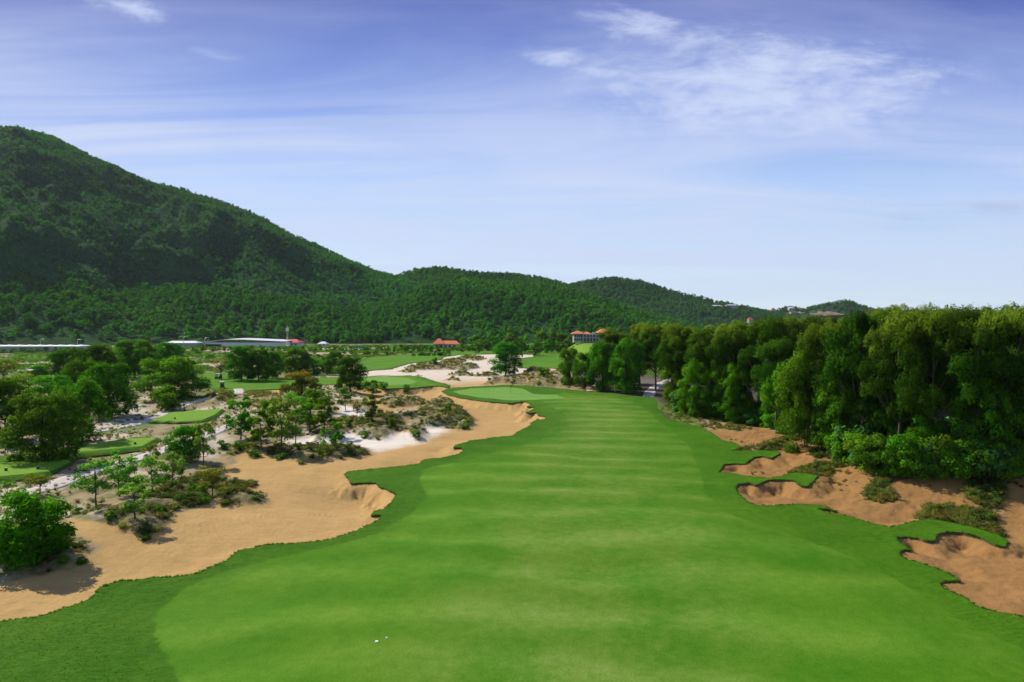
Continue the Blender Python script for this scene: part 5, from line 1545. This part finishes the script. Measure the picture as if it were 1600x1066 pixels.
def tower():
    x, y, z, k = at(449, 543); H = (543 - 508) * k
    t = thing('mast', (x, y, z), 'thin lattice mast with pale aerial panels rising behind the red roofed house', 'mast')
    q = MB()
    for a in range(3):
        q.tube([(1.1 * math.cos(a * 2.09), 1.1 * math.sin(a * 2.09), 0), (.4 * math.cos(a * 2.09), .4 * math.sin(a * 2.09), H)], [.09, .06], 5)
    for i in range(14):
        zz = H * i / 14; r = 1.1 - .7 * i / 14; z2 = H * (i + 1) / 14
        for a in range(3):
            q.tube([(r * math.cos(a * 2.09), r * math.sin(a * 2.09), zz), (r * .96 * math.cos(a * 2.09 + 2.09), r * .96 * math.sin(a * 2.09 + 2.09), z2)], [.04, .04], 4)
    q.build('lattice', M['steel'], t)
    for i in range(3):
        q = MB(); q.box((0.9 * math.cos(i * 2.1 - 1.2), 0.9 * math.sin(i * 2.1 - 1.2), H * 0.80), (.5, .5, 3.0)); q.build('aerial_panel', M['white'], t)
tower()
def teal_fence():
    x0, y0, z0, k = at(545, 545); x1, y1, z1, k1 = at(572, 545)
    t = thing('mesh_fence', ((x0 + x1) / 2, y0, z0), 'short bright teal mesh fence among the belt of small trees', 'fence')
    L = x1 - x0
    q = MB(); q.box((0, 0, 1.3), (L, 0.08, 1.9)); q.build('mesh_panel', M['teal'], t)
    for i in range(8):
        q = MB(); q.tube([(-L / 2 + i * L / 7, 0, 0), (-L / 2 + i * L / 7, 0, 2.6)], [.08, .08], 5); q.build('post', M['steel'], t)
teal_fence()
def board_fence():
    x0, y0, z0, k = at(632, 546); x1, y1, z1, k1 = at(676, 546)
    t = thing('brown_fence', ((x0 + x1) / 2, y0, z0), 'dull brown slatted fence left of the orange roofed pavilion', 'fence')
    L = x1 - x0
    q = MB()
    for i in range(60):
        q.box((-L / 2 + (i + .5) * L / 60, 0, 1.6), (L / 75, 0.1, 3.0))
    q.build('slats', M['bark'], t)
    q = MB(); q.box((0, 0.12, 0.8), (L, .1, .15)); q.box((0, .12, 2.6), (L, .1, .15)); q.build('rail', M['bark'], t)
board_fence()
# tee markers, plates in the turf, path sign
for i, (px, py, lab) in enumerate([(9, 736, 'small dark tee marker near the left edge of the nearest tee'), (59, 733, 'small dark tee marker toward the right of the nearest tee'), (211, 695, 'small dark tee marker on the second tee'), (273, 655, 'small dark tee marker on the farthest tee')]):
    x, y, z, k = at(px, py)
    t = thing('tee_marker', (x, y, z), lab, 'tee marker', 'tee markers')
    q = MB(); q.prism([(.16 * math.cos(a * .785), .16 * math.sin(a * .785)) for a in range(8)], 0.0, .30); q.build('block', M['pole_dark'], t)
    q = MB(); q.prism([(.10 * math.cos(a * .785), .10 * math.sin(a * .785)) for a in range(8)], .30, .36); q.build('cap', M['steel'], t)
for px, py, r, lab in [(588.5, 1004.5, .08, 'larger white oval plate sunk in the fairway near the bottom'), (604, 999, .045, 'smaller white plate beside the larger one in the near fairway')]:
    x, y, z, k = at(px, py)
    q = MB(); q.prism([(r * 1.2 * math.cos(a * .4488), r * math.sin(a * .4488)) for a in range(14)], -0.02, .05)
    o = q.build('turf_plate', M['white'], None, loc=(x, y, z + 0.0)); o['label'] = lab; o['category'] = 'plate'
def path_sign():
    x, y, z, k = at(918, 592)
    t = thing('path_sign', (x, y, z), 'small white sign on a dark post at the head of the sandy track', 'sign')
    q = MB(); q.tube([(0, 0, 0), (0, 0, 1.0)], [.06, .06], 6); q.build('post', M['pole_dark'], t)
    q = MB(); q.box((0, -.06, 1.15), (.55, .06, .6)); q.build('board', M['white'], t)
path_sign()
# golfer like small things are not readable in the photograph; none are built

# ---------------------------------------------------------------- air
def haze():
    mb = MB(); mb.box((0, 1500, 309), (6400, 5200, 622 + 26))
    m = bpy.data.materials.new('haze_air'); m.use_nodes = True
    n = m.node_tree.nodes; n.clear()
    o = n.new('ShaderNodeOutputMaterial'); v = n.new('ShaderNodeVolumePrincipled')
    v.inputs['Color'].default_value = (0.72, 0.82, 1.0, 1); v.inputs['Density'].default_value = HAZE
    v.inputs['Anisotropy'].default_value = 0.2
    m.node_tree.links.new(v.outputs[0], o.inputs['Volume'])
    mb.build('haze', m, None, kind='stuff', label='thin bluish air over the whole course', category='haze')
HAZE = 0.00003
haze()
print('all done')
